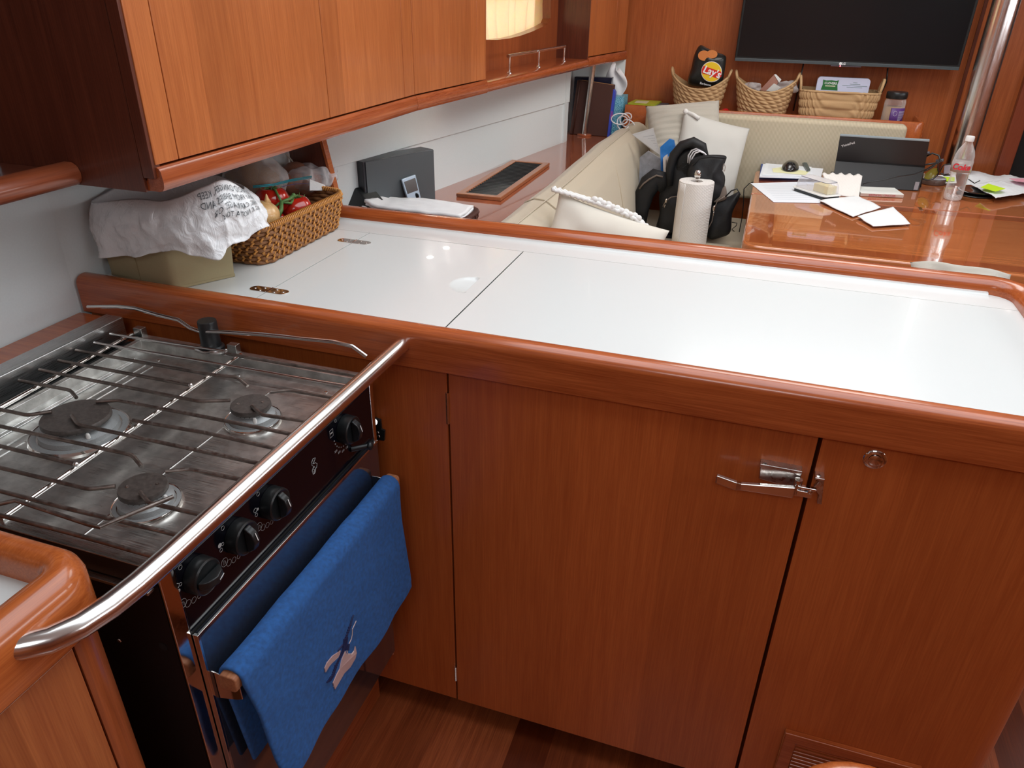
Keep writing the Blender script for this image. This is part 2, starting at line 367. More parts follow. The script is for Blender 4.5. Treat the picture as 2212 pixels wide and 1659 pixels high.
obj('roller', MB().ball(at(1750, 1060, y=.962), .006), M_steel, pl, smooth=True)
q = [at(1760, 1017, y=.984), at(1781, 1021, y=.984), at(1774, 1083, y=.984), at(1764, 1080, y=.984), at(1768, 1062, y=.984), at(1757, 1045, y=.984), at(1768, 1034, y=.984)]
kp = obj('latch_keeper', MB().prism(q, (0, 0, 0), (0, -.009, 0)), M_worn, pen, .001)
obj('keeper_lip', MB().box(q[0].x, q[1].x, .966, .985, q[0].z-.003, q[0].z), M_chrome, kp, .0008)
c = at(1769, 1028, y=.973); obj('screw', MB().lathe([(.0035, 0), (.003, .0012), (0, .0015)], c, 14, RY), M_steel, kp, smooth=30)
# raised wooden rails round the worktop
def nosing(y0, y1, z0, z1, r):
    "rounded profile in y,z"
    pts = [(y0, z0)]
    for a in range(180, 89, -15): pts.append((y0+r+r*cos(radians(a)), z1-r+r*sin(radians(a))))
    r2 = min(r, (y1-y0)-r)
    for a in range(90, -1, -15): pts.append((y1-r2+r2*cos(radians(a)), z1-r2+r2*sin(radians(a))))
    pts.append((y1, z0)); return pts
prof = nosing(.972, 1.012, fb, .966, .017)
def sweep(mb, prof, path, closed=False):
    "path: list of (xy, inward normal xy); prof (d,z): d measured along normal"
    n = len(path); k = len(prof); vs_ = []
    for p, nn in path:
        for d_, z in prof: vs_.append((p[0]+nn[0]*d_, p[1]+nn[1]*d_, z))
    fs = []
    for i in range(n-1):
        for j in range(k):
            l = (j+1) % k; fs.append((i*k+j, (i+1)*k+j, (i+1)*k+l, i*k+l))
    fs += [list(range(k)), list(range((n-1)*k, n*k))[::-1]]
    return mb.add(vs_, fs)
# worktop rail: front run, rounded right end, back run in one piece
rr = .085
prof = [(d_-.972, z) for d_, z in prof]
path = [((-1.172, .972), (0, 1)), ((-.6, .972), (0, 1)), ((.0, .972), (0, 1)), ((XE+.035-rr, .972), (0, 1))]
for a in range(10, 91, 10): path.append(((XE+.035-rr+rr*sin(radians(a)), .972+rr-rr*cos(radians(a))), (-sin(radians(a)), cos(radians(a)))))
R_ = obj('front_rail', sweep(MB(), prof, path), M_woodx, pen, smooth=40)
profb = [(d_, max(z, .925)) for d_, z in nosing(0, .048, .925, .978, .02)]
path = [((XE+.035, .972+rr), (-1, 0)), ((XE+.035, 1.578-rr), (-1, 0))]
for a in range(10, 91, 10): path.append(((XE+.035-rr+rr*cos(radians(a)), 1.578-rr+rr*sin(radians(a))), (-cos(radians(a)), -sin(radians(a)))))
path += [((0, 1.578), (0, -1)), ((-.6, 1.578), (0, -1)), ((-1.05, 1.578), (0, -1))]
obj('back_rail', sweep(MB(), profb, path), M_woodx, pen, smooth=40)
# white worktop with a small coved upstand along the back, the fridge lid cut into it
def lidline(x0, x1, y0, y1): return x0, x1, y0, y1
LX0, LX1, LY1 = -.822, -.452, 1.458
top = thing('worktop', 'long glossy white galley worktop framed by cherry rails', 'worktop', (-.3, 1.27, CT-.02))
m = MB(); g = .0012
m.box(-1.162, LX0-g, 1.0, LY1, CT-.02, CT); m.box(LX1+g, XE, 1.0, LY1+.0, CT-.02, CT); m.box(-1.07, XE, LY1+g, 1.53, CT-.02, CT)
m.box(LX0-.01, LX1+.01, 1.0, LY1+.01, CT-.028, CT-.0195)
obj('worktop_board', m, M_white, top)
m = MB(); cove = [(1.502, CT)]+[(1.502+.02*sin(radians(a)), CT+.006-.006*cos(radians(a))) for a in range(15, 91, 15)]+[(1.532, CT+.006), (1.532, CT)]
m.prism([(-1.05, y, z) for y, z in cove], (0, 0, 0), (1.5, 0, 0)); obj('upstand', m, M_white, top, smooth=50)
# lid with a scooped finger pull
m = MB(); cx, cy = at(1012, 614, z=CT).x, at(1012, 614, z=CT).y
hx0, hx1 = cx-.035, cx+.02
pa, pb = at(1035, 600, z=CT), at(1004, 632, z=CT)
sx_ = (pa.x+pb.x)/2; yA, yB = pb.y, pa.y; ym = (yA+yB)/2; hr = (yB-yA)/2
def lidtop(u_, v_):
    x = LX0+g+(LX1-LX0-2*g)*u_; y = 1.0+(LY1-1.0)*v_; z = CT
    dx = x-sx_; dy = y-ym
    if dx < 0 and (dx/(hr*1.0))**2+(dy/hr)**2 < 1: z = CT-.011*sqrt(max(0, 1-(dx/hr)**2-(dy/hr)**2))*(.35+.65*(1+dx/hr))
    return V((x, y, z))
m.grid(lidtop, 120, 140); n0 = len(m.v)
lid = obj('fridge_lid', m, M_white, top, smooth=35)
# flush hinges
for (u, v, ang) in ((576, 626.5, 0), (760, 521.5, 0)):
    c = at(u, v, z=CT); c.x = LX0 if True else c.x
    m = MB(); L, wd_ = .040, .0115
    for s in (-1, 1):
        pts = [(c.x+s*.0008, c.y-wd_)]+[(c.x+s*(L-wd_+wd_*cos(radians(a))), c.y+wd_*sin(radians(a))) for a in range(-90, 91, 15)]+[(c.x+s*.0008, c.y+wd_)]
        m.prism([(a_, b_2, CT-.0005) for a_, b_2 in pts], (0, 0, 0), (0, 0, .0016))
    hg = obj('flush_hinge', m, M_chrome, top, .0004)
    for s in (-1, 1):
        for dx, dy in ((.013, .0065), (.015, -.0065), (.030, 0)):
            obj('screw', MB().lathe([(.0024, 0), (.002, .0009), (0, .0012)], (c.x+s*dx, c.y+dy, CT+.001), 12), M_steel, hg, smooth=30)
    obj('knuckle', MB().tube([(c.x, c.y-wd_, CT+.0006), (c.x, c.y+wd_, CT+.0006)], .0016, 8), M_chrome, hg, smooth=30)

# ================================================================== upper lockers along the hull
def cabinet_run(name, label, p, q, doors, z0=1.17, zd=1.209, side=None, mat=M_cabA, ext=.0):
    """doors: list of (s0,s1,name) in metres along p->q"""
    p = V(p); q = V(q); dr = (q-p).normalized(); L = (q-p).length
    t = thing(name, label, 'cabinet', ((p.x+q.x)/2-.1, (p.y+q.y)/2, z0))
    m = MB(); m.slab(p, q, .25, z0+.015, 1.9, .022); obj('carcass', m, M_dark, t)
    for s0, s1, k in doors:
        a, b = p+dr*s0, p+dr*s1
        o = obj(k, MB().slab(a, b, .02, zd, 1.7, 0 if k == 'door' else 0.0), mat if k == 'door' else M_cabA, t, .0012)
    m = MB(); pr = [(0.0, z0+.012)]+[(-.012+.012*cos(radians(a)) if 0 else .010-.012*sin(radians(a)), z0+.012-.012*cos(radians(a))) for a in (90, 60, 30, 0)]
    pr = [(.0, z0+.036), (-.004, z0+.0335), (-.0062, z0+.029), (-.0078, z0+.014), (-.0065, z0+.006), (-.003, z0+.001), (.003, z0-.0005), (.03, z0), (.03, z0+.036), (.006, z0+.036)]
    n = V((-dr.y, dr.x))
    sweep(m, pr, [((p.x, p.y), (n.x, n.y)), ((q.x, q.y), (n.x, n.y))]); obj('bottom_rail', m, M_woody, t, smooth=28)
    return t
A0, A1 = (-.85, .89), (-.85, 1.79)
cabA = cabinet_run('galley_wall_cabinet', 'bright cherry wall cabinet with two doors above the plastic-lined bin', A0, A1,
    [(.0, .049, 'stile'), (.0505, .494, 'door'), (.4955, .844, 'door'), (.8455, .9, 'stile')])
# end panel of that cabinet towards the stove, its shade painted in dark wood
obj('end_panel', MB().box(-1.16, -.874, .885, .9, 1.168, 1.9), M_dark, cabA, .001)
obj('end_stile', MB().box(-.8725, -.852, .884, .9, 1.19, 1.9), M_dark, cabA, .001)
B0, B1 = (-.85, 1.792), (-.726, 3.15)
LB = (V(B1)-V(B0)).length; dB = (V(B1)-V(B0)).normalized(); nB = V((-dB.y, dB.x))
cabB = cabinet_run('saloon_wall_locker', 'cherry wall locker with one plain door left of the curtained port', B0, (V(B0)+dB*.415)[:], [(.0, .352, 'door'), (.3535, .414, 'stile')])
# open niche with port light
sb, se = .416, LB
def nB_pt(s, off, z): k = V(B0)+dB*s+nB*off; return V((k.x, k.y, z))
niche = thing('open_shelf_niche', 'open cherry niche with steel fiddle rail below the curtained port', 'shelf', nB_pt(.9, .1, 1.17))
m = MB(); pr = [(.0, 1.199), (-.004, 1.196), (-.008, 1.186), (-.006, 1.176), (0, 1.17), (.03, 1.17), (.03, 1.2)]
sweep(m, pr, [(nB_pt(sb, 0, 0)[:2], nB[:]), (nB_pt(se+.0, 0, 0)[:2], nB[:])]); obj('shelf_edge', m, M_woody, niche, smooth=50)
a, b = nB_pt(sb, .0, 0), nB_pt(se, .0, 0)
obj('shelf_board', MB().slab(a[:2], b[:2], .165, 1.18, 1.2, .028), M_woody, niche)
dN = .135
# panel with the rounded port cut-out (polygon ring)
w0, w1 = None, None
def back(u, v):
    p_, q_ = nB_pt(0, dN, 0), nB_pt(1, dN, 0); k = atp(u, v, p_[:2], q_[:2]); s = (V(k[:2])-V(p_[:2])).dot(dB); return s, k.z
hole = [back(u, v) for u, v in [(1050, 4), (1050, 86), (1075, 86), (1100, 83), (1125, 77), (1150, 68), (1172, 58), (1186, 50), (1190, 40), (1190, 10)]]
s0h = hole[0][0]; s1h = hole[-1][0]; top_h = [(hole[-1][0], 1.43), (hole[-1][0]-.02, 1.45), (s0h+.02, 1.45), (s0h, 1.43)]
hole = hole[1:-1]+[hole[-1]]+top_h
outer = [(sb, 1.19), (se+.05, 1.19), (se+.05, 1.9), (sb, 1.9)]
bm = bmesh.new(); 
def ringmesh(outer, hole, f3, th):
    me = bmesh.new(); ov = [me.verts.new(f3(*k, 0)) for k in outer]; hv = [me.verts.new(f3(*k, 0)) for k in hole]
    es = [me.edges.new((ov[i], ov[(i+1) % len(ov)])) for i in range(len(ov))]+[me.edges.new((hv[i], hv[(i+1) % len(hv)])) for i in range(len(hv))]
    bmesh.ops.triangle_fill(me, edges=es, use_beauty=True); me.verts.index_update()
    mb = MB(); mb.add([k.co.copy() for k in me.verts], [[x.index for x in f.verts] for f in me.faces])
    n = len(hole); vs_ = [f3(*k, 0) for k in hole]+[f3(*k, th) for k in hole]
    mb.add(vs_, [(i, (i+1) % n, n+(i+1) % n, n+i) for i in range(n)]); me.free(); return mb
M_niche = wood('cherry_niche', (.38, .10, .03, 1), (.25, .055, .016, 1), 'z', strips=.09, strip_axis='y', sv=.25)
obj('back_panel', ringmesh(outer, hole, lambda s, z, t: nB_pt(s, dN+t, z), .035), M_niche, niche, smooth=20)
M_curt = plain('cream_curtain', (.92, .88, .66), .7, .05, 200, .1, sub=.2)
m = MB()
def cf(u_, v_):
    s = s0h-.05+(s1h-s0h+.14)*u_; k = .013*sin(u_*48+sin(v_*3)*1.5)+.008*sin(u_*21+2*v_)
    return nB_pt(s+.03*(1-v_)*sin(u_*6), dN+.065+k*(.5+.5*v_), 1.22+.28*v_)
m.grid(cf, 120, 12); cur = obj('curtain', m, M_curt, None, smooth=True, solid=.0015)
tag(cur, 'pale cream gathered curtain hanging behind the curved port cut-out', 'curtain')
# port light behind the curtain: lets daylight through
m = MB(); a, b = nB_pt(s0h-.1, dN+.10, 0), nB_pt(s1h+.1, dN+.10, 0); m.slab(a[:2], b[:2], .006, 1.2, 1.55)
M_port, nt_, b_ = base('sunlit_port_glass'); b_.inputs['Base Color'].default_value = (.9, .95, 1, 1); b_.inputs['Emission Color'].default_value = (1, .97, .85, 1); b_.inputs['Emission Strength'].default_value = 2.2
struct('window_1', m, M_port)
# steel fiddle rail
fr = thing('fiddle_rail', 'small polished steel rail on three posts along the open niche', 'rail', nB_pt(.9, .02, 1.2))
ps = [at(u, v, z=1.2) for u, v in ((1100, 158), (1163, 145), (1218, 132))]
for p_ in ps:
    po = obj('post', MB().lathe([(.0085, 0), (.0085, .002), (.004, .005), (.0035, .012), (.0035, .046), (.0045, .048), (.0045, .056)], p_, 14), M_rail, fr, smooth=40)
d_ = (ps[2]-ps[0]).normalized(); obj('rail_tube', MB().tube([ps[0]-d_*.012+V((0, 0, .052)), ps[2]+d_*.006+V((0, 0, .052))], .0055, 12), M_rail, fr, smooth=40)
# third locker and its dark side
C0, C1 = (-.726, 3.152), (-.655, 3.60)
cabC = cabinet_run('corner_wall_locker', 'cherry corner locker with tall door beside the television bulkhead', C0, C1, [(0, .06, 'stile'), (.0615, .30, 'door'), (.3015, .44, 'stile')])
obj('side_panel', MB().slab(nB_pt(se+.002, .0, 0)[:2], nB_pt(se+.002, .2, 0)[:2], -.012, 1.19, 1.9), M_dark, cabC, .001)
# deep dark open locker above the stove
ol = thing('open_stove_locker', 'deep dark mahogany open locker with nosing above the stove', 'shelf', (-1.09, .3, 1.17))
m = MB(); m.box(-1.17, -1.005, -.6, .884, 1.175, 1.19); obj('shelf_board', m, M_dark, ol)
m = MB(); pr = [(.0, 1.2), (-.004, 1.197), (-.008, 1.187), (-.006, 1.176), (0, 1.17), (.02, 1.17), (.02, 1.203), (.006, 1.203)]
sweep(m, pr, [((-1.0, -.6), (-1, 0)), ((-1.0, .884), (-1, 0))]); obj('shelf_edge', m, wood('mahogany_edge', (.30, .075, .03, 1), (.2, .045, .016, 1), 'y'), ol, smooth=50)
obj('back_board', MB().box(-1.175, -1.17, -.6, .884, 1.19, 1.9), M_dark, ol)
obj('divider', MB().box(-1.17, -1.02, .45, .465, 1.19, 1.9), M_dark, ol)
# three tiny LED lamps under the saloon lockers
for k, (x, y, lb_) in enumerate(((-.90, 1.93, 'nearest'), (-.89, 2.03, 'middle'), (-.88, 2.13, 'farthest'))):
    lm = tag(obj('locker_lamp', MB().lathe([(.012, 0), (.012, .006), (0, .006)], (x+.01, y, 1.164), 20), M_steel, None, smooth=30), lb_+' of three small round lamps under the saloon wall locker', 'lamp', 'lamps under the wall locker')
    Mled, nt_, b_ = base('led_glow'); b_.inputs['Emission Color'].default_value = (1, .95, .85, 1); b_.inputs['Emission Strength'].default_value = 40
    obj('lens', MB().lathe([(.009, 0), (0, 0)], (x+.01, y, 1.1635), 20), Mled, lm)
# upright divider board between galley counter and the saloon shelf
m = MB(); m.hexa([(-1.07, 1.545, .95), (-.945, 1.545, .95), (-.945, 1.56, .95), (-1.07, 1.56, .95)], [(-1.07, 1.545, 1.168), (-.985, 1.545, 1.168), (-.985, 1.56, 1.168), (-1.07, 1.56, 1.168)])
db_ = tag(obj('divider_board', m, M_dark, None, .001), 'dark upright board rising from the worktop behind the wicker basket', 'board')
obj('front_edge', MB().hexa([(-.950, 1.5435, .951), (-.942, 1.5435, .951), (-.942, 1.562, .951), (-.950, 1.562, .951)], [(-.990, 1.5435, 1.168), (-.982, 1.5435, 1.168), (-.982, 1.562, 1.168), (-.990, 1.562, 1.168)]), M_orange, db_, .001)
# ================================================================== gimballed stove
SX, SY0, SY1 = -.55, .455, .945
stove = thing('gas_stove', 'three burner stainless marine stove with black control panel and oven', 'stove', (-.8, .7, .25))
# body shell
m = MB(); m.box(-1.04, SX-.004, SY0, SY0+.006, .24, .862); m.box(-1.04, SX-.004, SY1-.006, SY1, .24, .862); m.box(-1.045, -1.04, SY0, SY1, .24, .862); m.box(-1.04, SX-.004, SY0, SY1, .24, .246)
obj('body', m, M_side, stove)
obj('inner_shield', MB().box(-1.03, SX-.03, SY0+.02, SY1-.02, .5, .84), M_black, stove)
# side rim strip of the hob (near side and far side)
m = MB(); m.box(-1.04, SX-.008, SY0-.004, SY0+.004, .862, .890); nr = obj('hob_side', m, M_side, stove, .001)
m = MB(); m.prism([(-1.04, SY0-.004, .889), (-1.04, SY0+.010, .889), (-1.04, SY0+.010, .8905), (-1.04, SY0-.004, .8905)], (0, 0, 0), (.478, 0, 0)); m.box(-1.04, SX-.008, SY0-.012, SY0-.002, .857, .861)
obj('rim_edge', m, M_flange, stove, .0005)
# hob pan: sunk tray with sloped sides
def hob():
    m = MB(); X0, X1, Y0, Y1 = -1.0, SX-.006, SY0+.004, SY1-.006
    L = [(0, .889), (.022, .889), (.024, .872), (.055, .871), (.06, .866)]
    rings = []
    for d, z in L: rings.append([(X0+d*.4, Y0+min(d, .02)*.6, z), (X1-min(d, .01), Y0+min(d, .02)*.6, z), (X1-min(d, .01), Y1-d, z), (X0+d*.4, Y1-d, z)])
    vs_ = [p for r_ in rings for p in r_]; fs = []
    for i in range(len(rings)-1):
        for k in range(4): l = (k+1) % 4; fs.append((i*4+k, i*4+l, (i+1)*4+l, (i+1)*4+k))
    fs.append([(len(rings)-1)*4+k for k in range(4)]); m.add(vs_, fs); return m
obj('hob_tray', hob(), M_pan, stove, .0012)
# raised pressed panel lines on the tray
m = MB()
for x in (-.95, -.935): m.box(x, x+.0016, SY0+.02, SY1-.07, .866, .8672)
m.box(-.695, -.6935, SY0+.01, SY1-.08, .866, .867)
obj('pressed_ribs', m, M_rail, stove)
# back splash box along the hull side
m = MB(); m.box(-1.082, -1.044, .41, .94, .80, .917); obj('back_box', m, M_boxst, stove, .002)
obj('vent_slot', MB().box(-1.04, -.985, SY0+.03, SY1-.02, .8655, .8905) if 0 else MB().box(-1.036, -1.0, SY0+.01, SY1-.01, .86, .872), M_black, stove)
for u, v in ((344, 775), (521, 805), (713, 837)):
    c = at(u, v, z=.873); c.y = SY1-.055; obj('screw', MB().lathe([(.0032, 0), (.003, .001), (0, .002)], (c.x, c.y, .871), 12), M_steel, stove, smooth=30)
# burners
def burner(u, v, rc, name, sw):
    c = at(u, v, z=.896); x, y = c.x, c.y
    b = obj('burner', MB().lathe([(rc*1.42, .866), (rc*1.42, .868), (rc*1.36, .871), (rc*1.20, .8715), (rc*1.185, .869), (rc*1.15, .869), (rc*1.13, .878), (rc*.82, .884), (rc*.78, .890)], (x, y, 0), 48), M_cast, stove, smooth=40)
    obj('drip_ring', MB().lathe([(rc*1.46, .866), (rc*1.46, .8685), (rc*1.40, .8718), (rc*1.36, .871)], (x, y, 0), 48), M_chrome, b, smooth=40)
    obj('burner_cap', MB().lathe([(rc*.95, .888), (rc, .890), (rc, .894), (rc*.97, .8965), (rc*.7, .8972), (0, .8965)], (x, y, 0), 48), M_cap, b, smooth=50)
    if rc < .035:
        for a in (.5, .5+pi):
            obj('cap_screw', MB().lathe([(.0027, 0), (.0022, .0012), (.0008, .0012), (0, .0006)], (x+rc*.6*cos(a), y+rc*.6*sin(a), .8968), 12), M_wire, b, smooth=30)
    ig = obj('igniter', MB().lathe([(.003, .872), (.003, .884), (.0018, .887)], (x+rc*1.0*cos(sw), y+rc*1.0*sin(sw), 0), 10), plain('ceramic', (.75, .73, .7), .3) if 'ceramic' not in bpy.data.materials else bpy.data.materials['ceramic'], b, smooth=40)
    m2 = MB()
    for k in range(24):
        a = 2*pi*k/24; m2.ball((x+rc*.9*cos(a), y+rc*.9*sin(a), .8868), .0008, 6, 4)
    obj('flame_ports', m2, M_black, b)
burner(163, 897, .047, 'large', -.5); burner(541, 872, .0295, 'right', -.8); burner(308, 1050, .0295, 'near', .1)
# wire pan grate: every wire of its own, welded on two long cross bars
gr = obj('grate_frame', MB().tube([at(511, 772, z=.893)+V((0, .012, 0)), (-.775, .46, .893)], .0032, 10).tube([(-1.016, .925, .893), (-1.002, .62, .893), (-1.0, .46, .893)], .0042, 10), M_chrome, stove, smooth=40)
ZG = .901
def wire(pts, zz=None, r=.0028, mat=None, nm='wire'):
    P = []
    for i, k in enumerate(pts):
        z = k[2] if len(k) > 2 else ZG
        P.append(at(k[0], k[1], z=z))
    # round the corners
    Q = [P[0]]
    for i in range(1, len(P)-1):
        a, b, c = P[i-1], P[i], P[i+1]; t = min(.006, (a-b).length*.45, (c-b).length*.45)
        p0 = b+(a-b).normalized()*t; p1 = b+(c-b).normalized()*t
        Q += [p0, (p0+b*2+p1)/4, p1]
    Q.append(P[-1])
    o = obj(nm, MB().tube(Q, r, 10), mat or M_wire, gr, smooth=40); return o
lx = 0
wire([(238, 722), (488, 759)], mat=M_steel); wire([(490, 764), (700, 800), (772, 812)])
wire([(204, 741), (470, 786), (700, 826), (752, 834)], mat=M_steel)
wire([(164, 757), (448, 808), (513, 815), (535, 834, .893)]); wire([(126, 779), (412, 832)]); wire([(85, 799), (430, 867), (497, 865)])
wire([(41, 822), (152, 843), (165, 859, .898)]); wire([(-60, 872), (60, 897), (112, 889)])
wire([(208, 868), (254, 865), (440, 900), (640, 940)]); wire([(287, 908), (445, 935), (600, 970)]); wire([(155, 898, .90), (168, 917), (400, 967), (572, 1004)])
wire([(-40, 912), (286, 983), (306, 1008, .895)]); wire([(-40, 954), (164, 1003)]); wire([(-30, 1003), (193, 1057), (249, 1050)])
wire([(358, 1019), (409, 1014), (530, 1038)]); wire([(303, 1063), (320, 1086), (448, 1115)])
wire([(-30, 1053), (140, 1097), (400, 1160)]); wire([(-30, 1105), (150, 1151), (352, 1208)])
wire([(584, 847), (625, 843), (725, 860)]); wire([(544, 877, .9), (565, 896), (675, 912)])
for u, v in ((412, 832), (164, 1003)): obj('weld_bead', MB().ball(at(u, v, z=ZG+.001), .0036, 12, 8), M_steel, gr, smooth=True)
# pan clamp wires
cl = obj('pan_clamp', MB().tube([at(-12, 1105, z=.905), at(-5, 1090, z=.915), at(35, 1081, z=.915), at(195, 1134, z=.915), at(215, 1139, z=.915), at(374, 1073, z=.912)], .0027, 10), M_wire, stove, smooth=40)
B_ = [(190, 663), (255, 662), (292, 666), (340, 680), (386, 691), (410, 708), (432, 716), (480, 717), (560, 722), (720, 738), (762, 748), (792, 770)]
obj('rear_clamp', MB().tube([at(u, v, y=.915) for u, v in B_], .0034, 10), M_steel, stove, smooth=40)
pc = at(458, 752, z=.893)
ps_ = obj('clamp_post', MB().lathe([(.022, 0), (.021, .004), (.0175, .006), (.0166, .012), (.0158, .05), (.015, .052), (0, .052)], (pc.x, pc.y, .893), 28), M_bplast, stove, smooth=40)
obj('clamp_strap', MB().tube([(pc.x-.02, pc.y-.018, .894), (pc.x, pc.y-.022, .894), (pc.x+.026, pc.y-.012, .894), (pc.x+.034, pc.y+.004, .894)], .003, 8, flat=.4), M_steel, stove, smooth=40)
for x in (-1.0, pc.x+.045): obj('corner_bracket', MB().box(x-.012, x+.006, .925, .938, .888, .906), M_flange, stove, .001)
# control panel
cp = obj('control_panel', MB().box(SX-.006, SX, SY0+.022, SY1-.010, .769, .868), M_bglass, stove, .001)
tl = obj('front_trim', MB().prism([(SX-.002, SY0-.001, .24), (SX+.001, SY0-.001, .24), (SX+.001, SY0+.021, .24), (SX-.002, SY0+.021, .24)], (0, 0, 0), (0, 0, .632)), M_chrome, stove, .001)
obj('front_trim', MB().box(SX-.002, SX+.001, SY1-.009, SY1+.0, .24, .872), M_chrome, stove, .0015)
obj('front_lip', MB().box(SX-.03, SX-.002, SY0, SY1, .868, .874), M_chrome, stove, .001)
# knobs
RX = Matrix.Rotation(pi/2, 3, 'Y')
def knob(u, v, ang):
    c = at(u, v, x=SX+.018); c.x = SX
    k = obj('knob', MB().lathe([(.0225, .0), (.0232, .001), (.0225, .016), (.0205, .0175), (.019, .0165)], c, 40, RX), M_bplast, stove, smooth=40)
    R_ = Matrix.Rotation(ang, 4, 'X')
    m = MB()
    # raised grip: half-round bar across the face
    prof = [(-.0185, 0), (-.0185, .004), (-.012, .012), (0, .0155), (.012, .012), (.0185, .004), (.0185, 0)]
    m.prism([(a_b, b_b, -.0055) for a_b, b_b in []] or [(z, y, -.0055) for y, z in prof], (0, 0, 0), (0, 0, .011))
    m.xf(Matrix.Translation(c+V((.0165, 0, 0))) @ R_)
    obj('grip', m, M_bplast, k, .002, smooth=40)
    m = MB().box(0, .0004, .004, .016, -.0007, .0007); m.xf(Matrix.Translation(c+V((.0318, 0, 0))) @ R_ @ Matrix.Rotation(.0, 4, 'Z')); m2 = MB().prism([(.0158+.0165*0, y, -.0006) for y in (0,)] if 0 else [(.0159, .001, -.0006), (.0130, .0115, -.0006), (.0134, .0117, -.0006), (.0163, .001, -.0006)], (0, 0, 0), (0, 0, .0012)); m2.xf(Matrix.Translation(c+V((.0165, 0, 0))) @ R_)
    obj('pointer', m2, M_printw, k); return c
K = [knob(765, 930, pi/2), knob(608, 1090, pi/2), knob(537, 1163, pi/2), knob(452, 1247, 0)]
def ring(c, r, dy, dz, fill=False, t=.00026):
    m = MB(); p = V((SX+.0003, c.y+dy, c.z+dz))
    if fill: m.lathe([(r, 0), (0, .0001)], p, 14, RX)
    else: m.tube([p+V((0, r*cos(a), r*sin(a))) for a in [2*pi*k/18 for k in range(18)]], t, 4, closed=True)
    return m
for i, c in enumerate(K[1:]):
    for j, (dy, dz, r) in enumerate(((-.020, .027, .0028), (-.0305, .008, .0032), (-.0255, .0065, .0021), (-.0300, .0005, .0025), (-.029, -.020, .0058), (-.022, -.0265, .0045), (-.013, -.0295, .0038), (-.004, -.0315, .0030), (.0035, -.0325, .002))):
        obj('burner_symbol', ring(c, r, dy, dz, j == [2, 1, 3][i]), M_print, cp)
    p = V((SX+.0003, c.y-.029, c.z-.020)); obj('flame_symbol', MB().tube([p+V((0, -.002, -.003)), p+V((0, -.0005, .003)), p+V((0, .002, .0005)), p+V((0, .0012, -.003))], .0003, 4), M_print, cp)
c = K[0]
obj('oven_symbol', ring(c, .0026, -.021, .026), M_print, cp)
m = MB(); 
for (y0, z0, w_, h_) in ((-.004, .034, .008, .009), (-.040, .006, .009, .012)):
    y, z = c.y+y0, c.z+z0
    m.tube([(SX+.0003, y, z), (SX+.0003, y+w_, z), (SX+.0003, y+w_, z+h_), (SX+.0003, y, z+h_)], .0003, 4, closed=True); m.box(SX, SX+.0004, y+.001, y+w_-.001, z+h_*.45, z+h_*.6)
obj('oven_symbol', m, M_print, cp)
MR = lambda p, s=1: frame(p, (0, 1, 0), (0, 0, 1))
for k in range(9):
    a = radians(190+k*14); obj('dial_dot', ring(c, .0009, .029*cos(a)-.002, .029*sin(a), False, .0003), M_print, cp)
for k, s in enumerate(('250', '225', '200', '175', '150')):
    a = radians(222+k*17); text('dial_number', s, MR((SX+.0002, c.y+.039*cos(a), c.z+.037*sin(a))), .005, M_print, cp)
# seahorse emblem outline
e0 = at(678, 1005, x=SX); e = [(0, .012), (.004, .010), (.002, .007), (-.002, .004), (.003, .002), (.006, -.002), (.004, -.007), (-.001, -.008), (-.003, -.004), (0, -.002), (.001, -.005)]
obj('emblem', MB().tube([e0+V((.0004, y*1.3, z)) for y, z in e], .0004, 5).tube([e0+V((.0004, y*1.3, z)) for y, z in [(0, .012), (-.004, .008), (-.004, .003), (-.001, -.001), (-.005, -.006), (-.004, -.013), (0, -.013), (.002, -.009)]], .0004, 5), M_print, cp)
for z in (-.008, -.010, -.012): obj('emblem_stripe', MB().tube([e0+V((.0004, -.005, z)), e0+V((.0004, -.002, z-.002)), e0+V((.0004, .001, z))], .0003, 4), M_print, cp)
# oven door: mirror glass with steel edges
dz0, dz1, dx = .26, .765, -.542
od = obj('oven_door', MB().box(SX, dx, SY0+.026, SY1-.012, dz0, dz1), M_oven, stove, .001)
obj('door_edge', MB().box(dx-.0025, dx+.0008, SY0+.024, SY1-.012, dz1-.0015, dz1+.002), M_chrome, od, .0005)
obj('door_edge', MB().box(SX-.001, dx+.001, SY0+.022, SY0+.026, dz0, dz1+.002), M_chrome, od, .0005)
obj('door_gap', MB().box(SX-.004, SX-.001, SY0+.022, SY1-.01, dz0, .769), M_black, stove)
# handle: two flat steel arms and a rounded wooden bar
bL, bR = at(497, 1476, y=.478), at(842, 1036, y=.925)
hx = (bL.x+bR.x)/2; hz = (bL.z+bR.z)/2-.003
for y, s in ((.484, 1), (.921, -1)):
    obj('handle_arm', MB().prism([(dx-.004, y, hz+.006), (hx+.006, y, hz+.001), (hx+.012, y, hz-.004), (hx+.012, y, hz-.030), (hx+.004, y, hz-.034), (dx-.004, y, hz-.044)], (0, 0, 0), (0, .002, 0)), M_chrome, od, .0008)
M_teak = wood('teak_bar', (.42, .17, .075, 1), (.28, .095, .04, 1), 'y', rough=.6, coat=0)
bm_ = rrect(-.0125, .0125, -.0125, .0125, .006)
bar = obj('handle_bar', MB().prism([(hx+a_, .478, hz+b_2) for a_, b_2 in bm_], (0, 0, 0), (0, .451, 0)), M_teak, od, .002, smooth=40)
# door lock knob at the right edge
kc = at(795, 962, x=SX+.02); lk = obj('latch_knob', MB().tube([(SX+.0, kc.y-.02, kc.z+.0), (SX+.022, kc.y, kc.z)], .0042, 14).ball((SX+.024, kc.y, kc.z), (.005, .0072, .0072)), M_bplast, stove, smooth=40)
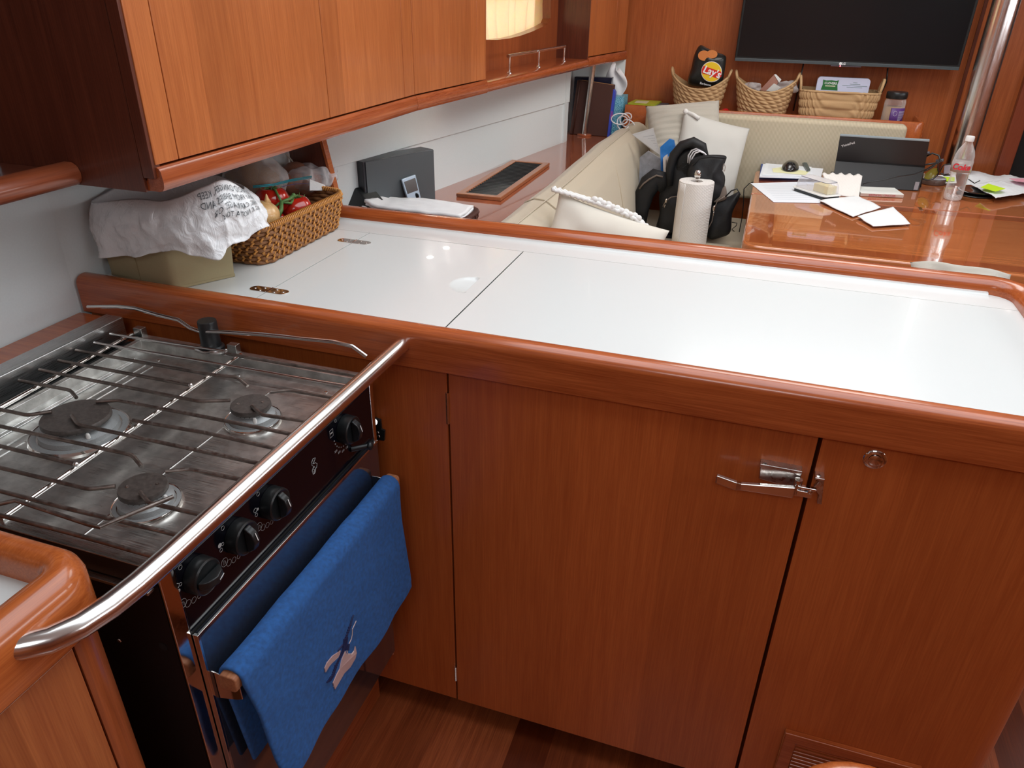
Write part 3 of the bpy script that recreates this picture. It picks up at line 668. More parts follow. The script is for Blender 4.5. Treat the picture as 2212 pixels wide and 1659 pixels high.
# side panel details
sp = at(403, 1383, y=SY0)
for u, v, r in ((351, 1383, .0035), ): 
    c = at(352, 1397, y=SY0-.0005); obj('side_hole', MB().lathe([(.006, 0), (0, .0001)], c, 18, RY), M_black, stove)
c = at(258, 1384, y=SY0-.0005); obj('side_screw', MB().lathe([(.0028, 0), (.0024, .001), (0, .0015)], c, 14, RY), M_steel, stove, smooth=30)
# gimbal bracket on the peninsula face
gb = tag(obj('gimbal_bracket', MB().prism([at(800, 897, y=.98), at(824, 905, y=.98), at(826, 925, y=.98), at(833, 928, y=.98), at(832, 950, y=.98), at(804, 947, y=.98)], (0, 0, 0), (0, -.004, 0)), M_bplast, None, .0005), 'small black metal bracket between stove corner and peninsula panel', 'bracket')
obj('bracket_pin', MB().tube([at(808, 912, y=.976), at(808, 912, y=.955)], .006, 12), M_steel, gb, smooth=40)
for u, v in ((816, 935), (818, 943)): obj('bracket_screw', MB().ball(at(u, v, y=.9755), (.003, .0015, .003), 10, 6), M_steel, gb, smooth=True)

# ================================================================== towel on the bar
M_towel, nt_, b_ = base('blue_terry'); setp(b_, rough=.95, sheen=.08)
t1 = tex(nt_, 'ShaderNodeTexNoise', (700, 700, 700), Detail=2); t2 = tex(nt_, 'ShaderNodeTexNoise', (30, 30, 30), Detail=4)
s_ = math_(nt_, 'ADD', math_(nt_, 'MULTIPLY', t1.outputs[0], .5), math_(nt_, 'MULTIPLY', t2.outputs[0], .5))
r_ = ramp(nt_, s_, [(.35, (.014, .125, .46, 1)), (.65, (.035, .27, .86, 1))]); nt_.links.new(r_.outputs[0], b_.inputs['Base Color']); bump(nt_, b_, t1.outputs[0], .9, .003)
ty0, ty1 = .486, .917; zf, zb = .463, .50
R0 = .0165
def towel(u_, v_):
    y = ty0+(ty1-ty0)*u_
    lf, lb = hz-zf, hz-zb; arc = pi*R0; tot = lf+arc+lb; s = v_*tot
    wav = .0028*sin(u_*9+1)+.0016*sin(u_*21)
    if s < lf:
        k = 1-s/lf; x = hx+R0+.0+ .010*k*k+wav*k*1.2; z = hz-lf+s; y = y + (.018*(1-u_)-.012*u_)*0*k
        y = ty0+(ty1-ty0)*u_ + (.0 if u_ > .5 else 0) + k*(.028*(1-u_)) + .003*sin(s*30)*(u_*2-1)
        z -= .006*sin(u_*3+.5)*k
        if k > .9: pass
    elif s < lf+arc:
        a = (s-lf)/R0; x = hx+R0*cos(a); z = hz+R0*sin(a)*1.0
    else:
        k = (s-lf-arc)/lb; x = hx-R0-.002*k+wav*k*.6; z = hz-(s-lf-arc)
        y = y+k*(.02*(1-u_))-.01*k*u_
    nz = noise.noise(V((x, y, z))*18)*.0012+noise.noise(V((x, y, z))*90)*.0005
    return V((x+nz, y, z+abs(nz)*.5))
tw = obj('dish_towel', MB().grid(towel, 90, 110), M_towel, None, smooth=True, solid=.006)
tag(tw, 'blue terry towel with embroidered bird draped over the oven bar', 'towel')
mt = tw.modifiers.new('fluff', 'SUBSURF'); mt.levels = mt.render_levels = 1
# embroidery: rope line and gull shape, raised stitches on the front fall
M_thr = plain('pinkish_thread', (.62, .40, .38), .7, .4, 500, .25); M_thr2 = plain('light_thread', (.78, .60, .54), .6, .3, 500, .1); M_navy = plain('navy_thread', (.012, .022, .10), .6, .5, 400, .3)
def tp(u, v, off=.0052):
    # point on the front fall surface near this pixel
    k_x = hx+R0+.006; p = at(u, v, x=k_x)
    for _ in range(3):
        u_ = (p.y-ty0)/(ty1-ty0); v_ = (p.z-zf)/(hz-zf); tot = (hz-zf)+pi*R0+(hz-zb); q = towel(min(max(u_, 0), 1), max(0, (p.z-zf)/tot)); p = at(u, v, x=q.x+.0034)
    return p
def zz(u, v): return 660+u/7.539, 1300+v/7.541
def patch(pts, th=.0016, **k):
    P = [tp(*zz(*q)) for q in pts]; m = MB(); n = len(P); c = sum(P, V((0, 0, 0)))/n
    m.prism(P, (0, 0, 0), (th, 0, 0)); return m
emb = obj('gull_embroidery', patch([(640, 800), (660, 850), (740, 862), (780, 820), (800, 720), (822, 830), (800, 920), (720, 1060), (620, 1160), (540, 1300), (470, 1420), (440, 1320), (500, 1180), (550, 1090), (580, 940)]), M_thr, tw)
obj('gull_wing', patch([(560, 790), (545, 860), (460, 950), (380, 1040), (315, 1145), (303, 1080), (340, 990), (430, 880)]), M_thr, emb)
obj('light_outline', MB().tube([tp(*zz(*q)) for q in ((455, 1380), (520, 1240), (640, 1090), (730, 970), (800, 880), (822, 830))], .0009, 6).tube([tp(*zz(*q)) for q in ((315, 1140), (400, 1020), (530, 900), (555, 820))], .0008, 6).tube([tp(*zz(*q)) for q in ((670, 790), (690, 850), (750, 850), (790, 800))], .0008, 6), M_thr2, emb)
m = MB(); line = [(770, 240), (720, 400), (650, 600), (640, 720), (580, 860), (500, 1020), (440, 1200), (370, 1310)]
for i in range(len(line)-1):
    a, b = line[i], line[i+1]; n_ = 5
    for k in range(n_):
        t_ = k/n_; cx_, cy_ = a[0]+(b[0]-a[0])*t_, a[1]+(b[1]-a[1])*t_; w_ = (12, 22, 34, 30, 26, 28, 36)[i]
        m.tube([tp(*zz(cx_-w_, cy_+22)), tp(*zz(cx_, cy_)), tp(*zz(cx_+w_, cy_-22))], .0014, 6)
obj('rope_embroidery', m, M_navy, tw)
m = MB()
for k in range(6): m.tube([tp(*zz(600+k*22, 690)), tp(*zz(595+k*20, 790))], .0013, 6)
m.tube([tp(*zz(600, 700)), tp(*zz(520, 800))], .0018, 6); obj('knot_embroidery', m, M_navy, tw)
obj('pink_line', MB().tube([tp(*zz(*q)) for q in ((825, 310), (765, 440), (760, 540), (745, 610), (710, 680))], .0007, 6), M_thr2, tw)

# ================================================================== grab rail in front of the stove
RXr, RZ = -.502, .938
P_ = [V((RXr, .974, RZ)), V((RXr, .955, RZ))]
P_ += [V((RXr, .5, RZ))]
for u, v in ((300, 1278), (250, 1325), (205, 1352), (150, 1367), (95, 1374), (52, 1376)):
    pass
P_ = [V((RXr, .975, RZ-.001)), V((RXr, .962, RZ)), V((RXr, .43, RZ))]+[V(k) for k in ((-.503, .39, .938), (-.506, .36, .938), (-.512, .332, .939), (-.522, .31, .941), (-.536, .296, .943), (-.550, .288, .944))]
gb = obj('grab_rail', MB().tube(P_, .0122, 28), M_rail, None, smooth=50); tag(gb, 'thick polished steel grab rail across the stove front', 'handrail')

# ================================================================== sink counter in the near left corner
sk = thing('sink_counter', 'cherry sink counter with rounded corner left of the stove', 'cabinet', (-.8, .1, FZ))
GX, GY = -.532, .392
prf = [(0, .905), (0, .952), (.003, .962), (.011, .971), (.021, .974), (.031, .971), (.037, .963), (.039, .93), (.039, .905)]
rr = .047; path = [((GX, -.7), (-1, 0)), ((GX, GY-rr), (-1, 0))]
for a in range(10, 91, 10): path.append(((GX-rr+rr*cos(radians(a)), GY-rr+rr*sin(radians(a))), (-cos(radians(a)), -sin(radians(a)))))
path += [((-1.17, GY), (0, -1))]
obj('counter_rail', sweep(MB(), prf, path), M_orange, sk, smooth=45)
obj('counter_top', MB().box(-1.17, GX-.03, -.7, GY-.03, .92, .945), M_white, sk)
m = MB(); pth = [((GX-.006, -.7), (-1, 0)), ((GX-.006, GY-.006-rr), (-1, 0))]
for a in range(10, 91, 10): pth.append(((GX-.006-rr+rr*cos(radians(a)), GY-.006-rr+rr*sin(radians(a))), (-cos(radians(a)), -sin(radians(a)))))
pth += [((-1.17, GY-.006), (0, -1))]
# fascia, door and corner post
f_ = [(0, .898), (0, .91), (.02, .91), (.02, .898)]
obj('fascia', sweep(MB(), f_, pth), wood('sink_fascia', (.50, .15, .045, 1), (.34, .085, .025, 1), 'y', coat=.4), sk, smooth=45)
f_ = [(0, FZ), (0, .8965), (.02, .8965), (.02, FZ)]
obj('corner_post', sweep(MB(), f_, [((GX-.008, GY-.006-rr-.0), (-1, 0))]+pth[2:]), wood('sink_post', (.40, .10, .03, 1), (.26, .06, .018, 1), 'z', coat=.4), sk, smooth=45)
obj('door', MB().box(GX-.026, GX-.008, -.7, GY-.006-rr-.002, .1, .8955), wood('sink_door', (.52, .165, .05, 1), (.38, .10, .03, 1), 'z', strips=.1, strip_axis='y', sv=.2), sk, .001)
# ledge along the hull behind the stove
tag(obj('hull_ledge', MB().box(-1.178, -1.09, .4, .968, .8, .895), M_woodx, None, .001), 'narrow dark cherry ledge between white hull liner and stove back', 'ledge')
# varnished rounded rail top in the near foreground
m = MB(); cc = at(1868, 1688, z=.95)
def tr(a, b):
    th = 2*pi*a; ph = pi*b-pi/2
    p = V((.030*cos(ph)*cos(th)*1.6, .030*cos(ph)*sin(th)*.9, .016*sin(ph)))
    return cc+p*1.25
m.tube([cc+V((.058*sin(radians(a)), -.075+.075*cos(radians(a))-.008, -.0)) for a in range(-90, 91, 10)], .02, 20, flat=.8)
st = obj('ladder_rail', m, M_orange, None, smooth=True); tag(st, 'glossy orange varnished curved rail at the bottom edge before the louvred vent', 'rail')
# ================================================================== things on the worktop
def ringpts(K, a):
    "closed catmull-rom through K at a in [0,1)"
    n = len(K); t = (a % 1)*n; i = int(t); f = t-i
    p0, p1, p2, p3 = K[(i-1) % n], K[i % n], K[(i+1) % n], K[(i+2) % n]
    return (p1*2+(p2-p0)*f+(p0*2-p1*5+p2*4-p3)*f*f+(p1*3-p0-p2*3+p3)*f*f*f)*.5
def nz(p, s, amp): return noise.noise(V(p)*s)*amp
M_bin = plain('khaki_fabric', (.50, .42, .24), .85, .5, 600, .25)
BQ = [V((-1.150, 1.035, 0)), V((-.985, 1.013, 0)), V((-.927, 1.112, 0)), V((-1.095, 1.15, 0))]; bcen = sum(BQ, V((0, 0, 0)))/4
def bring(z, e):
    "rounded bin outline at height z, grown by e"
    out = []
    for i in range(4):
        p, a, b = BQ[i], BQ[i-1], BQ[(i+1) % 4]; o = (p-bcen).normalized()*e
        for t_ in (.10, .03): out.append(p+(a-p)*t_*(1 if t_ > .05 else 1)+o*(.8 if t_ > .05 else .95))
        for t_ in (.03, .10): out.append(p+(b-p)*t_+o*(.8 if t_ > .05 else .95))
    return [k+V((0, 0, z)) for k in out]
bz = [.951, .958, .97, 1.0, 1.03, 1.05, 1.065]
m = MB(); n_ = 16; vs_ = [q for z in bz for q in bring(z, .010*(z-.95)/.15)]
m.add(vs_, [(i*n_+k, i*n_+(k+1) % n_, (i+1)*n_+(k+1) % n_, (i+1)*n_+k) for i in range(len(bz)-1) for k in range(n_)])
bn = obj('waste_bin', m, M_bin, None, smooth=60, solid=.004); tag(bn, 'khaki fabric bin lined with a white plastic bag', 'bin')
m = MB(); m.prism(bring(.9505, .004), (0, 0, 0), (0, 0, .005)); obj('base_welt', m, M_bin, bn, .001)
c = at(305, 560, y=1.03); obj('seam', MB().tube([BQ[0].lerp(BQ[1], .5)+V((0, -.002, .955)), BQ[0].lerp(BQ[1], .5)+V((0, -.008, 1.06))], .0008, 5), plain('seam', (.30, .24, .12), .9), bn)
# plastic liner bag folded over the bin
RIM = [at(197, 434, y=1.035), at(290, 428, y=1.012), at(360, 432, y=1.005), at(440, 402, y=1.03), at(488, 388, y=1.06), at(522, 408, y=1.10), V((-.93, 1.17, 1.115)), V((-1.03, 1.175, 1.13)), V((-1.11, 1.14, 1.125))]
HEM = [at(216, 545, y=1.022), at(295, 551, y=1.0), at(375, 541, y=.99), at(458, 558, y=1.005), at(520, 518, y=1.05), at(573, 490, y=1.10), V((-.895, 1.165, 1.055)), V((-1.03, 1.18, 1.06)), V((-1.12, 1.145, 1.06))]
cen = V((-1.03, 1.08, 0))
def bag(a, b):
    r, h = ringpts(RIM, a), ringpts(HEM, a)
    o = V((r.x-cen.x, r.y-cen.y, 0)).normalized()
    if b < .25:
        k = b/.25; p = V((cen.x, cen.y, .99))*(1-k)+r*k; p = V((cen.x+(r.x-cen.x)*(.72+.28*k), cen.y+(r.y-cen.y)*(.72+.28*k), 1.03+(r.z-1.03)*k))
    else:
        k = (b-.25)/.75; p = r.lerp(h, k)+o*(.010*sin(pi*min(1, k*1.1)))
    w = min(1, abs(b-.2)*3)
    d = nz(p, 16, .010)+nz(p+V((3, 1, 2)), 45, .004)+(.5-abs(noise.noise(V((p.x*30, p.y*30, p.z*16)))))**2*.014+(.5-abs(noise.noise(p*62+V((4, 4, 4)))))**2*.007
    e = max(0, (b-.86)/.14); p = p+o*(d*w)+V((0, 0, nz(V((a*14, 0, 1)), 1, .010)*(b > .25)*w))+o*e*.004*sin(a*60)
    return p
m = MB().grid(bag, 220, 60, cu=True)
M_bag, nt_, b_ = base('white_film_bag'); b_.inputs['Base Color'].default_value = (.96, .97, .98, 1); setp(b_, rough=.2, spec=.6, sub=.1, coat=.3, alpha=.93)
b_.inputs['Subsurface Radius'].default_value = (.02, .02, .02); b_.inputs['Transmission Weight'].default_value = .0
t_ = tex(nt_, 'ShaderNodeTexVoronoi', (20, 20, 13)); t_.feature = 'DISTANCE_TO_EDGE'; t3 = tex(nt_, 'ShaderNodeTexNoise', (13, 13, 9), Detail=3, Distortion=1.2); bump(nt_, b_, math_(nt_, 'ABSOLUTE', math_(nt_, 'SUBTRACT', t3.outputs[0], .5)), .4, .008)
bg_ = tag(obj('plastic_bag', m, M_bag, None, smooth=True, solid=.0006), 'crumpled white plastic bag folded over the khaki bin', 'bag')
# printed warning seen from behind (mirrored)
def surf_text(s, a0, b0, size, da):
    c = bpy.data.curves.new('t', 'FONT'); c.body = s; c.size = 1; c.align_x = 'LEFT'; c.resolution_u = 2; t = bpy.data.objects.new('tmp', c); COL.objects.link(t); bpy.context.view_layer.update()
    me = bpy.data.meshes.new_from_object(t.evaluated_get(bpy.context.evaluated_depsgraph_get())); bpy.data.objects.remove(t); bpy.data.curves.remove(c)
    mb = MB(); vs_ = []
    for k in me.vertices:
        a = a0-k.co.x*size*da; b = b0-k.co.y*size/.13
        p = bag(a, b); px, py = bag(a+.002, b), bag(a, b+.01); n = (px-p).cross(py-p).normalized(); o = (p-cen); o.z = 0
        if n.dot(o) < 0: n = -n
        vs_.append(p+n*.0020)
    mb.add(vs_, [list(p.vertices) for p in me.polygons]); bpy.data.meshes.remove(me); return mb
M_ink = plain('grey_ink', (.12, .13, .14), .6)
for k, s in enumerate(('TO AVOID DANGER, KEEP', 'AWAY FROM BABIES AND', 'CRIBS, CARRIAGES OR', 'BAG IS NOT A TOY.')): obj('printed_line', surf_text(s, .565, .37+.10*k, .0125, 1.75), M_ink, bg_)

# rattan basket
def basket(parts_parent, X0, X1, Y0, Y1, z0, h, flare, mats, rows=9, nv=60, r=.0052):
    """stacked horizontal rods wrapped by slanted light canes"""
    mrod, mcane = mats; cx, cy = (X0+X1)/2, (Y0+Y1)/2
    def rp(z, off=0):
        k = (z-z0)/h; e = flare*k+off
        return [V((a, b, z)) for a, b in rrect(X0-e, X1+e, Y0-e, Y1+e, .028+e, 6)]
    def samp(t, z, off=0):
        P = rp(z, off); n = len(P); L = [0]
        for i in range(n): L.append(L[-1]+(P[(i+1) % n]-P[i]).length)
        s = (t % 1)*L[-1]
        for i in range(n):
            if s <= L[i+1]: f = (s-L[i])/(L[i+1]-L[i]+1e-9); return P[i].lerp(P[(i+1) % n], f)
        return P[0]
    m = MB()
    for i in range(rows):
        z = z0+r+(h-2*r)*i/(rows-1); P = [samp(k/120, z, .0018*(1 if (k//2+i) % 2 else -1)) for k in range(120)]; m.tube(P, r*.95, 6, closed=True)
    obj('rods', m, mrod, parts_parent, smooth=True)
    obj('base', MB().prism(rp(z0+.002, -.004), (0, 0, 0), (0, 0, .004)), mrod, parts_parent)
    m = MB()
    for k in range(nv):
        for i in range(rows-1):
            za = z0+r+(h-2*r)*i/(rows-1); zb_ = z0+r+(h-2*r)*(i+1)/(rows-1); t = k/nv+(.25/nv if i % 2 else 0)
            m.tube([samp(t, za-.002, .0015), samp(t+.18/nv, (za+zb_)/2, r+.0012), samp(t+.42/nv, zb_+.001, .003)], .0018, 5)
            m.tube([samp(t+.10/nv, za-.002, .0015), samp(t+.28/nv, (za+zb_)/2, r+.0008), samp(t+.5/nv, zb_+.001, .003)], .0015, 5)
    obj('cane_wraps', m, mcane, parts_parent, smooth=True)
    m = MB(); zt = z0+h+.001; n = nv*3
    for k in range(n):
        c = samp(k/n, zt-.001); o = V((c.x-cx, c.y-cy, 0)); o = V((o.x/(X1-X0), o.y/(Y1-Y0), 0)); o = V((1 if o.x > 0 else -1, 0, 0)) if abs(o.x) > abs(o.y) else V((0, 1 if o.y > 0 else -1, 0)); tt = (samp((k+1.2)/n, zt)-c)
        m.tube([c+o*(.0065*cos(q))+V((0, 0, .0065*sin(q)))+tt*(q/6) for q in (-1.2, 0, 1.1, 2.2, 3.4)], .0015, 5)
    obj('rim_wraps', m, mcane, parts_parent, smooth=True)
    obj('rim_core', MB().tube([samp(k/100, zt-.001) for k in range(100)], .0055, 8, closed=True), mrod, parts_parent, smooth=True)
    return samp
M_rod = plain('brown_rattan', (.40, .17, .06), .5, .4, 250, .55); M_cane = plain('golden_cane', (.78, .34, .075), .38, .2, 250, .35)
wb = thing('rattan_basket', 'golden brown rattan basket of vegetables beside the plastic-lined bin', 'basket', (-1.03, 1.35, CT))
basket(wb, -1.06, -.908, 1.182, 1.475, CT, .080, .018, (M_rod, M_cane), 9, 54)
obj('handle_nub', MB().ball((-1.0, 1.503, 1.045), (.016, .010, .02), 16, 10), M_rod, wb, smooth=True)
# vegetables
M_tom = plain('tomato_skin', (.62, .022, .010), .16, 0, 1, .35, coat=.6, sub=.1); M_green = plain('stem_green', (.12, .26, .07), .5, .3, 200, .3)
def tomato(u, v, x, r, label, nlobe=5):
    c = at(u, v, x=x); t = thing('tomato', label, 'tomato', (c.x, c.y, c.z-r*.85), 'vine tomatoes')
    def fn(p):
        a = atan2(p.y, p.x); rr_ = sqrt(p.x**2+p.y**2); k = 1+.03*cos(nlobe*a)*(rr_/r); z = p.z-(.30*r*math.exp(-(rr_/(r*.35))**2) if p.z > 0 else 0); return V((p.x*k, p.y*k, z))
    obj('fruit', MB().ball(c, (r, r, r*.84), 40, 24, None, fn), M_tom, t, smooth=True)
    m = MB(); top_ = c+V((0, 0, r*.60))
    for k in range(5):
        a = 2*pi*k/5+.4; d_ = V((cos(a), sin(a), 0)); m.tube([top_, top_+d_*r*.28+V((0, 0, .004)), top_+d_*r*.5+V((0, 0, .001)), top_+d_*r*.62+V((0, 0, .008))], [.0022, .0026, .0016, .0004], 6, flat=.4)
    obj('calyx', m, M_green, t, smooth=True); return t, top_
t1, s1 = tomato(588, 432, -.972, .037, 'large red vine tomato at the back left of the rattan basket')
t2, s2 = tomato(640, 449, -.938, .035, 'red vine tomato against the long front side of the rattan basket')
t3, s3 = tomato(597, 474, -.957, .020, 'small half hidden red tomato between onion and stalk')
j = at(608, 436, x=-.930); e_ = at(600, 468, x=-.925)
vn = tag(obj('tomato_stalk', MB().tube([e_, j.lerp(e_, .5)+V((.004, 0, 0)), j], [.0055, .0045, .004], 8).tube([j, j.lerp(s1, .5)+V((0, 0, .012)), s1+V((0, 0, .002))], .0026, 8).tube([j, at(625, 430, x=-.925), at(634, 423, x=-.925)], .0034, 8).tube([j, at(628, 439, x=-.925), s2+V((0, 0, .003))], .0030, 8).tube([j, at(595, 446, x=-.94), s3+V((0, 0, .004))], .0026, 8).ball(at(634, 422, x=-.925), .005, 8, 6), M_green, None, smooth=True), 'green branching vine stalk lying across the tomatoes', 'stalk')
M_onion = wood('onion_skin', (.86, .58, .28, 1), (.70, .38, .13, 1), 'x', rough=.3, coat=.4, fine=40)
c = at(566, 466, x=-.944); on = obj('onion', MB().ball(c, (.036, .036, .03), 32, 20, None, lambda p: V((p.x*(1+.02*cos(6*atan2(p.y, p.z))), p.y, p.z*(1+.1*max(0, -p.x/.036))))), M_onion, None, smooth=True); tag(on, 'pale golden onion in the near corner of the rattan basket', 'onion')
obj('onion_tip', MB().lathe([(.008, .0), (.004, .008), (.0015, .016), (0, .018)], c+V((.01, .01, .026)), 12), M_onion, on, smooth=True)
M_film = glass('clear_bag_film', (1, 1, 1), .08, .10); M_film2 = glass('zip_bag_film', (.96, .97, 1), .06, .16)
M_brownb = plain('brown_bread', (.32, .16, .06), .7, .6, 120, .5); M_pot = plain('potato_skin', (.36, .15, .09), .6, .5, 150, .4)
def lump(c, r, s, amp): return MB().ball(c, r, 36, 24, None, lambda p: p*(1+noise.noise((p+V(c))*s)*amp))
c = at(548, 386, x=-1.05); sq = obj('bagged_bread', lump(c, (.052, .06, .045), 25, .25), M_brownb, None, smooth=True); tag(sq, 'brown bread roll in clear film behind the tomatoes', 'bread')
obj('film', lump(c+V((.004, 0, .002)), (.064, .07, .055), 40, .22), M_film, sq, smooth=True)
c = at(655, 388, x=-1.015); pz = thing('zip_bag', 'clear zip bag of brown potatoes with teal seal lying on the basket', 'bag', c-V((0, 0, .04)))
for k, (dx, dy, dz, r) in enumerate(((-.01, -.035, .0, .03), (.0, .02, .0, .032), (-.02, .0, .012, .028), (.02, -.01, -.012, .026))):
    obj('potato', lump(c+V((dx, dy, dz)), (r, r*1.2, r*.85), 20, .2), M_pot, pz, smooth=True)
obj('label_paper', MB().hexa([at(668, 388, x=-.96), at(700, 400, x=-.96), at(705, 412, x=-.955), at(668, 412, x=-.955)], [k+V((.002, 0, .001)) for k in (at(668, 388, x=-.96), at(700, 400, x=-.96), at(705, 412, x=-.955), at(668, 412, x=-.955))]), plain('crumpled_white', (.8, .8, .8), .5, .5, 90, .15), pz)
def zf_(a, b):
    p = V((0, 0, 0)); th_ = 2*pi*a; k = sin(pi*min(1, b*1.02))**.45
    q = c+V((.012+.046*cos(th_)*k, -.06+.17*b, .006+.040*sin(th_)*k*(1-.45*b)-.012*b)); return q+V((nz(q, 45, .010), 0, nz(q+V((1, 1, 1)), 40, .010)))
obj('film', MB().grid(zf_, 60, 40, cu=True), M_film2, pz, smooth=True)
M_teal = plain('teal_seal', (.0, .22, .28), .3)
obj('zip_seal', MB().tube([at(547, 402, x=-.97), at(590, 398, x=-.957), at(630, 388, x=-.955), at(673, 381, x=-.96)], .0014, 6).tube([at(547, 405, x=-.97), at(590, 401, x=-.957), at(630, 391, x=-.955), at(673, 384, x=-.96)], .0011, 6), M_teal, pz, smooth=True)
obj('zip_line', MB().tube([at(560, 410, x=-.995), at(600, 405, x=-.98), at(640, 397, x=-.975), at(672, 396, x=-.98)], .0007, 5), plain('purple_line', (.15, .12, .3), .4), pz)
# yellow ticket clipped behind
m = MB(); m.hexa([at(606, 366, x=-1.06), at(632, 350, x=-1.06), at(641, 358, x=-1.05), at(620, 368, x=-1.05)], [k+V((0, 0, .0012)) for k in (at(606, 366, x=-1.06), at(632, 350, x=-1.06), at(641, 358, x=-1.05), at(620, 368, x=-1.05))])
yt = tag(obj('yellow_ticket', m, plain('yellow_card', (.75, .62, .06), .5), None), 'yellow card tag sticking up behind the bagged bread', 'tag')
obj('strap', MB().tube([at(617, 332, x=-1.07), at(630, 346, x=-1.06), at(638, 360, x=-1.05)], .0018, 6, flat=.5), plain('white_strap', (.6, .56, .5), .5), yt)

# ================================================================== saloon side shelf with grille
SZ = .87; IX = -.632
M_shelf = wood('glossy_red_shelf', (.46, .13, .055, 1), (.30, .07, .03, 1), 'y', rough=.12, coat=.9, coatr=.03)
sh = thing('side_shelf', 'glossy red brown side shelf along the white hull liner', 'shelf', (-.8, 2.6, SZ-.03))
m = MB(); pts = [(-1.075, 1.585), (IX, 1.585), (IX, 3.38), (-.585, 3.42), (-.585, 3.60), (-.672, 3.60), (-.866, 3.468), (-.866, 3.20), (-.81, 3.195), (-.98, 2.19)]
m.prism([(a, b, SZ-.03) for a, b in pts], (0, 0, 0), (0, 0, .03)); obj('shelf_board', m, M_shelf, sh)
obj('shelf_front', MB().box(IX-.02, IX, 1.585, 3.6, FZ, SZ-.031), M_wood, sh)
gx0, gx1, gy0, gy1 = -.884, -.737, 2.13, 2.68
vg = thing('shelf_grille', 'wood framed black slatted grille set in the side shelf', 'vent', ((gx0+gx1)/2, (gy0+gy1)/2, SZ))
M_grf = wood('grille_frame_wood', (.50, .19, .08, 1), (.36, .12, .05, 1), 'y', rough=.3)
m = MB()
def mitre(x0, x1, y0, y1, w, z0, z1):
    o_ = [(x0, y0), (x1, y0), (x1, y1), (x0, y1)]; i_ = [(x0+w, y0+w), (x1-w, y0+w), (x1-w, y1-w), (x0+w, y1-w)]
    for k in range(4):
        l = (k+1) % 4; m.hexa([(*o_[k], z0), (*o_[l], z0), (*i_[l], z0), (*i_[k], z0)], [(*o_[k], z1), (*o_[l], z1), (*i_[l], z1), (*i_[k], z1)])
mitre(gx0, gx1, gy0, gy1, .022, SZ+.0005, SZ+.012); obj('frame', m, M_grf, vg, .002)
obj('backing', MB().box(gx0+.02, gx1-.02, gy0+.02, gy1-.02, SZ+.0003, SZ+.001), M_black, vg)
for k in range(26):
    y = gy0+.026+k*.0195; obj('slat', MB().hexa([(gx0+.02, y, SZ+.0012), (gx1-.02, y, SZ+.0012), (gx1-.02, y+.003, SZ+.0012), (gx0+.02, y+.003, SZ+.0012)], [(gx0+.02, y+.007, SZ+.010), (gx1-.02, y+.007, SZ+.010), (gx1-.02, y+.010, SZ+.010), (gx0+.02, y+.010, SZ+.010)]), M_bplast, vg)
# stainless pole through the shelf
pb = at(1262, 293, z=SZ); pt_ = at(1300, 0, y=pb.y-.0); pt_.y = pb.y
pole = thing('steel_pole', 'slender stainless pole rising from wooden ring on the side shelf', 'pole', pb)
dirp = (pt_-pb); dirp = V((dirp.x, 0, dirp.z)); e_ = pb+dirp*(1.13/dirp.z) if dirp.z else pb
obj('tube', MB().tube([pb+V((0, 0, .001)), pb+dirp*((2.0-SZ)/dirp.z)], .0125, 20), M_steel, pole, smooth=50)
obj('ring_base', MB().lathe([(.033, SZ), (.033, SZ+.006), (.026, SZ+.009), (.013, SZ+.009)], (pb.x, pb.y, .0005), 28), M_shelf, pole, smooth=40)
# grey speaker box on the shelf
zt = 1.03; R_, L_, BL_ = at(936, 322, z=zt), at(783, 350, z=zt), at(755, 352, z=zt-.002)
ax = (R_-L_); ax.z = 0; nrm = V((-ax.y, ax.x, 0)).normalized(); dp = .055
L_.z = R_.z = zt
M_grey = plain('grey_speaker_front', (.095, .11, .118), .45, .15, 300, .25); M_navyb = plain('dark_speaker_side', (.02, .022, .03), .4)
tp4 = [L_, R_, R_+nrm*dp, L_+nrm*dp]; bt4 = [V((k.x, k.y, SZ+.0005)) for k in tp4]
spk = obj('speaker_box', MB().hexa(bt4, tp4), M_navyb, None, .002); tag(spk, 'dark grey box shaped speaker standing against the white hull liner', 'speaker')
f4 = [L_+ax*.03, R_-ax*.004]; 
obj('front_plate', MB().hexa([V((f4[0].x, f4[0].y, SZ+.003)), V((f4[1].x, f4[1].y, SZ+.003)), V((f4[1].x, f4[1].y, SZ+.003))-nrm*-.001, V((f4[0].x, f4[0].y, SZ+.003))-nrm*-.001], [V((f4[0].x, f4[0].y, zt-.002)), V((f4[1].x, f4[1].y, zt-.002)), V((f4[1].x, f4[1].y, zt-.002))+nrm*.001, V((f4[0].x, f4[0].y, zt-.002))+nrm*.001]).xf(Matrix.Translation(-nrm*.0025)), M_grey, spk, .0005)
# little music player leaning on it
FR = frame(L_, ax, (0, 0, 1)); IF = FR.inverted()
def onbox(u, v, off):
    n_ = nrm; d_ = RC @ V(((u-W/2)/F, -(v-H/2)/F, -1)); s = ((L_-n_*off)-CAM).dot(n_)/d_.dot(n_); return CAM+d_*s
ip = [onbox(868, 388, .012), onbox(898, 377, .012), onbox(912, 437, .03), onbox(886, 447, .03)]
mp = obj('music_player', MB().prism(ip, (0, 0, 0), tuple(nrm*.007)), plain('silver_blue_shell', (.35, .42, .5), .3, metal=.4), None, .002); tag(mp, 'small silver music player leaning on the grey speaker', 'music player')
cc_ = sum(ip, V((0, 0, 0)))/4; scr = [cc_+(k-cc_)*.8-nrm*.0008 for k in ip]
obj('screen', MB().prism([scr[0], scr[1], scr[1].lerp(scr[2], .55), scr[0].lerp(scr[3], .55)], (0, 0, 0), tuple(nrm*.002)), plain('dark_screen', (.05, .035, .03), .2), mp)
